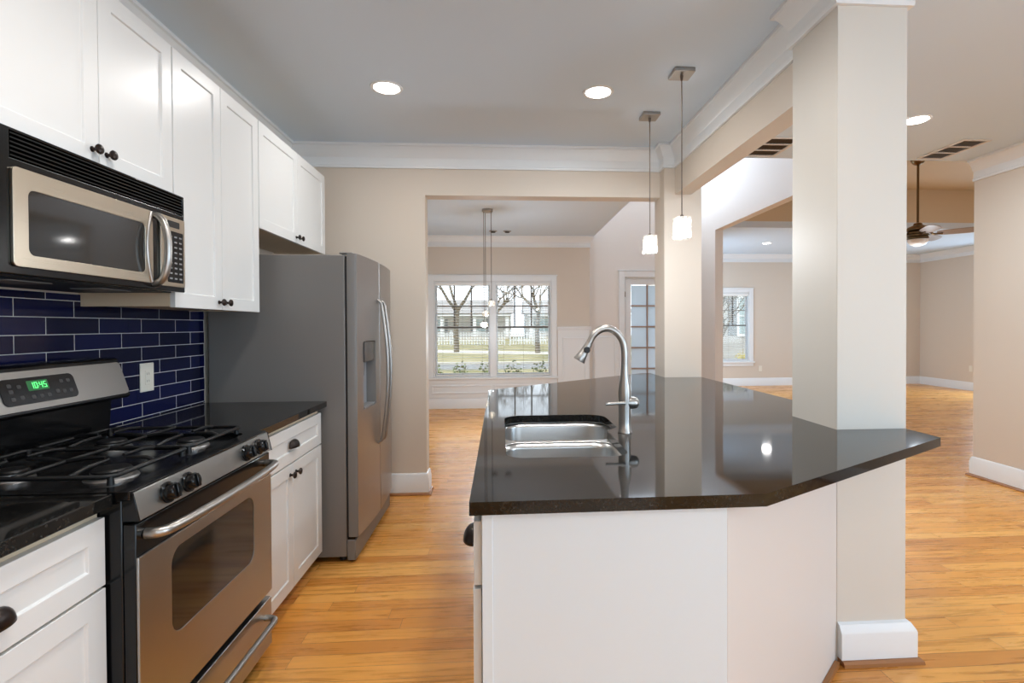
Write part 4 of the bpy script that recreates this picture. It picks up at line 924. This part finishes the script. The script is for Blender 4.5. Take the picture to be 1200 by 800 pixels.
# ================================================================== OUTDOORS
struct(MB().box(-60, 70, 8.75, 90, -0.50, -0.40).build('lawn', 'lawn', smooth=0))
struct(MB().box(-60, 70, 20.8, 23.6, -0.3995, -0.392).build('road', 'road', smooth=0))
struct(MB().box(-60, 70, 23.6, 23.9, -0.3995, -0.30).build('kerb', 'walk', smooth=0))
struct(MB().prism([(-30, 46), (-6.0, 34.5), (6.0, 30.5), (30, 28.5), (30, 30.5), (6.0, 33.5), (-6.0, 38.5), (-30, 50)], 'z', -0.3995, -0.392).build('footpath', 'walk', smooth=0))
def picket(x0, x1, y, label):
    o = thing('picket_fence', label, 'fence', ((x0 + x1) / 2, y, -0.40), 'white fences across the road')
    p = MB(); x = x0
    while x < x1:
        p.prism([(x, -0.32), (x + 0.10, -0.32), (x + 0.10, 0.75), (x + 0.05, 0.82), (x, 0.75)], 'y', y - 0.012, y + 0.012); x += 0.24
    p.build('pickets', 'white', o, smooth=0)
    MB().box(x0, x1, y + 0.0125, y + 0.05, 0.05, 0.13).box(x0, x1, y + 0.0125, y + 0.05, 0.56, 0.64).build('rails', 'white', o)
    q = MB(); x = x0
    while x <= x1 + 0.01: q.box(x - 0.06, x + 0.06, y + 0.051, y + 0.17, -0.40, 0.95); x += (x1 - x0) / 4
    q.build('posts', 'white', o)
picket(-9.0, 0.4, 46.0, 'white picket fence seen through the left dining window half')
picket(0.9, 9.5, 46.0, 'white picket fence seen through the right dining window half')
def house(x0, x1, y0, y1, h, label, wins, porch=False):
    o = thing('neighbor_house', label, 'house', ((x0 + x1) / 2, y0, -0.40), 'houses across the road')
    MB().box(x0, x1, y0, y1, -0.40, h).build('walls', 'siding', o, smooth=0)
    ym = (y0 + y1) / 2
    MB().prism([(y0 - 0.5, h + 0.001), (y1 + 0.5, h + 0.001), (ym, h + 2.0)], 'x', x0 - 0.4, x1 + 0.4).build('roof', 'roofm', o, smooth=0)
    for (a, b, c, d_) in wins:
        wf = MB(); t = 0.12
        wf.box(a - t, b + t, y0 - 0.05, y0 - 0.001, d_, d_ + t).box(a - t, b + t, y0 - 0.05, y0 - 0.001, c - t, c).box(a - t, a, y0 - 0.05, y0 - 0.001, c, d_).box(b, b + t, y0 - 0.05, y0 - 0.001, c, d_)
        wf.box((a + b) / 2 - 0.03, (a + b) / 2 + 0.03, y0 - 0.045, y0 - 0.012, c, d_).box(a, b, y0 - 0.044, y0 - 0.013, (c + d_) / 2 - 0.03, (c + d_) / 2 + 0.03)
        w_ = wf.build('window', 'white', o)
        MB().box(a, b, y0 - 0.012, y0 - 0.002, c, d_).build('pane', 'pale', w_, smooth=0)
        for s0, s1 in ((a - t - 0.42, a - t - 0.02), (b + t + 0.02, b + t + 0.42)): MB().box(s0, s1, y0 - 0.04, y0 - 0.001, c - 0.05, d_ + 0.05).build('shutter', 'shutter', o)
    if porch:
        MB().box(x0 + 0.4, x1 - 0.4, y0 - 2.4, y0 - 0.06, -0.40, -0.15).build('porch_deck', 'walk', o)
        MB().box(x0 + 0.2, x1 - 0.2, y0 - 2.6, y0 - 0.56, 2.7, 2.9).build('porch_roof', 'white', o)
        n = 4
        for k in range(n):
            xx = x0 + 0.6 + (x1 - x0 - 1.2) * k / (n - 1); MB().box(xx - 0.22, xx + 0.22, y0 - 2.3, y0 - 2.04, -0.15, 2.7).build('porch_post', 'white', o)
house(-13, 1.6, 74, 81, 3.2, 'pale house with white porch beyond the left window half', [(-9.4, -7.9, 0.5, 2.3), (-3.6, -2.1, 0.5, 2.3)], True)
house(3.8, 19.0, 75, 82, 3.2, 'pale house with white porch beyond the right window half', [(5.6, 7.1, 0.5, 2.3), (11.6, 13.1, 0.5, 2.3)], True)
house(8.6, 18.0, 24.0, 30.0, 5.2, 'pale sided house with grey shutters outside the living room window', [(11.35, 12.05, 0.9, 2.6), (9.0, 9.8, 0.9, 2.6)])
def tree(x, y, h, label, seed):
    rnd = random.Random(seed); o = thing('bare_tree', label, 'tree', (x, y, -0.42), 'bare winter trees')
    tr = MB(); br = MB()
    def grow(p, d, r, ln, lvl):
        q = p + d * ln; mb = tr if lvl == 0 else br
        mid = (p + q) / 2 + Vector((rnd.uniform(-1, 1), rnd.uniform(-1, 1), 0)) * ln * 0.05
        mb.tube([p, mid, q], [r, r * 0.85, r * 0.68], 7 if lvl < 2 else 4, cap=False)
        if lvl >= 6: return
        n = 3 if lvl < 4 else 2
        for k in range(n):
            ax = Vector((rnd.uniform(-1, 1), rnd.uniform(-1, 1), rnd.uniform(-0.15, 0.6)))
            nd = (d * 0.75 + ax.normalized() * 0.75).normalized()
            grow(q - d * ln * rnd.uniform(0, 0.25 if lvl else 0.12), nd, r * rnd.uniform(0.5, 0.62), ln * rnd.uniform(0.62, 0.82), lvl + 1)
    grow(Vector((x, y, -0.42)), Vector((0.03, 0, 1)).normalized(), h * 0.015, h * 0.22, 0)
    t = tr.build('trunk', 'bark', o, smooth=60); br.build('branches', 'bark', o, smooth=60)
tree(-2.9, 35.0, 13, 'bare tree on the lawn outside the left dining window half', 3)
tree(-0.6, 40.0, 12, 'bare tree by the fence behind the dining pendant cluster', 11)
tree(2.4, 33.0, 12, 'bare tree on the lawn outside the right dining window half', 8)
tree(7.8, 44.0, 13, 'tall bare tree in front of the right-hand porch', 21)
tree(7.55, 17.4, 6.0, 'slim bare tree outside the living room window', 5)
def shrub(x, y, r, h, mat, label, grp, seed, n=420):
    rnd = random.Random(seed); b = MB()
    for i in range(n):
        th = rnd.uniform(0, 2 * math.pi); ph = rnd.uniform(0.05, 1); rr = rnd.uniform(0.7, 1.0)
        c = Vector((x + r * rr * math.cos(th) * math.sqrt(1 - ph * ph * 0.9), y + r * rr * 0.7 * math.sin(th) * math.sqrt(1 - ph * ph * 0.9), -0.40 + h * ph * rr))
        u = Vector((rnd.uniform(-1, 1), rnd.uniform(-1, 1), rnd.uniform(-0.4, 1))).normalized(); v = u.orthogonal().normalized(); s_ = 0.04
        b.face([b.bm.verts.new(c - v * s_ * 0.5), b.bm.verts.new(c + u * s_), b.bm.verts.new(c + v * s_ * 0.5), b.bm.verts.new(c - u * s_ * 0.6)])
    o = thing('garden_shrub', label, 'shrub', (x, y, -0.40), grp)
    b.build('foliage', mat, o, smooth=0)
    MB().lathe((x, y, -0.40), (0, 0, 1), [(r * 0.55, 0), (r * 0.7, h * 0.3), (r * 0.55, h * 0.65), (0, h * 0.8)], 10).build('branches', mat, o)
places = ['at the left end of the hedge under the dining window', 'second from the left under the dining window', 'left of centre under the dining window', 'right of centre under the dining window', 'second from the right under the dining window', 'at the right end of the hedge under the dining window']
for i, pl in enumerate(places): shrub(-1.25 + i * 0.50, 9.85, 0.24, 1.10, 'leaf', 'low evergreen shrub ' + pl, 'hedge shrubs under the dining window', 40 + i)
shrub(9.2, 18.6, 0.7, 0.9, 'straw', 'straw coloured shrub outside the living room window', None, 77, 500)
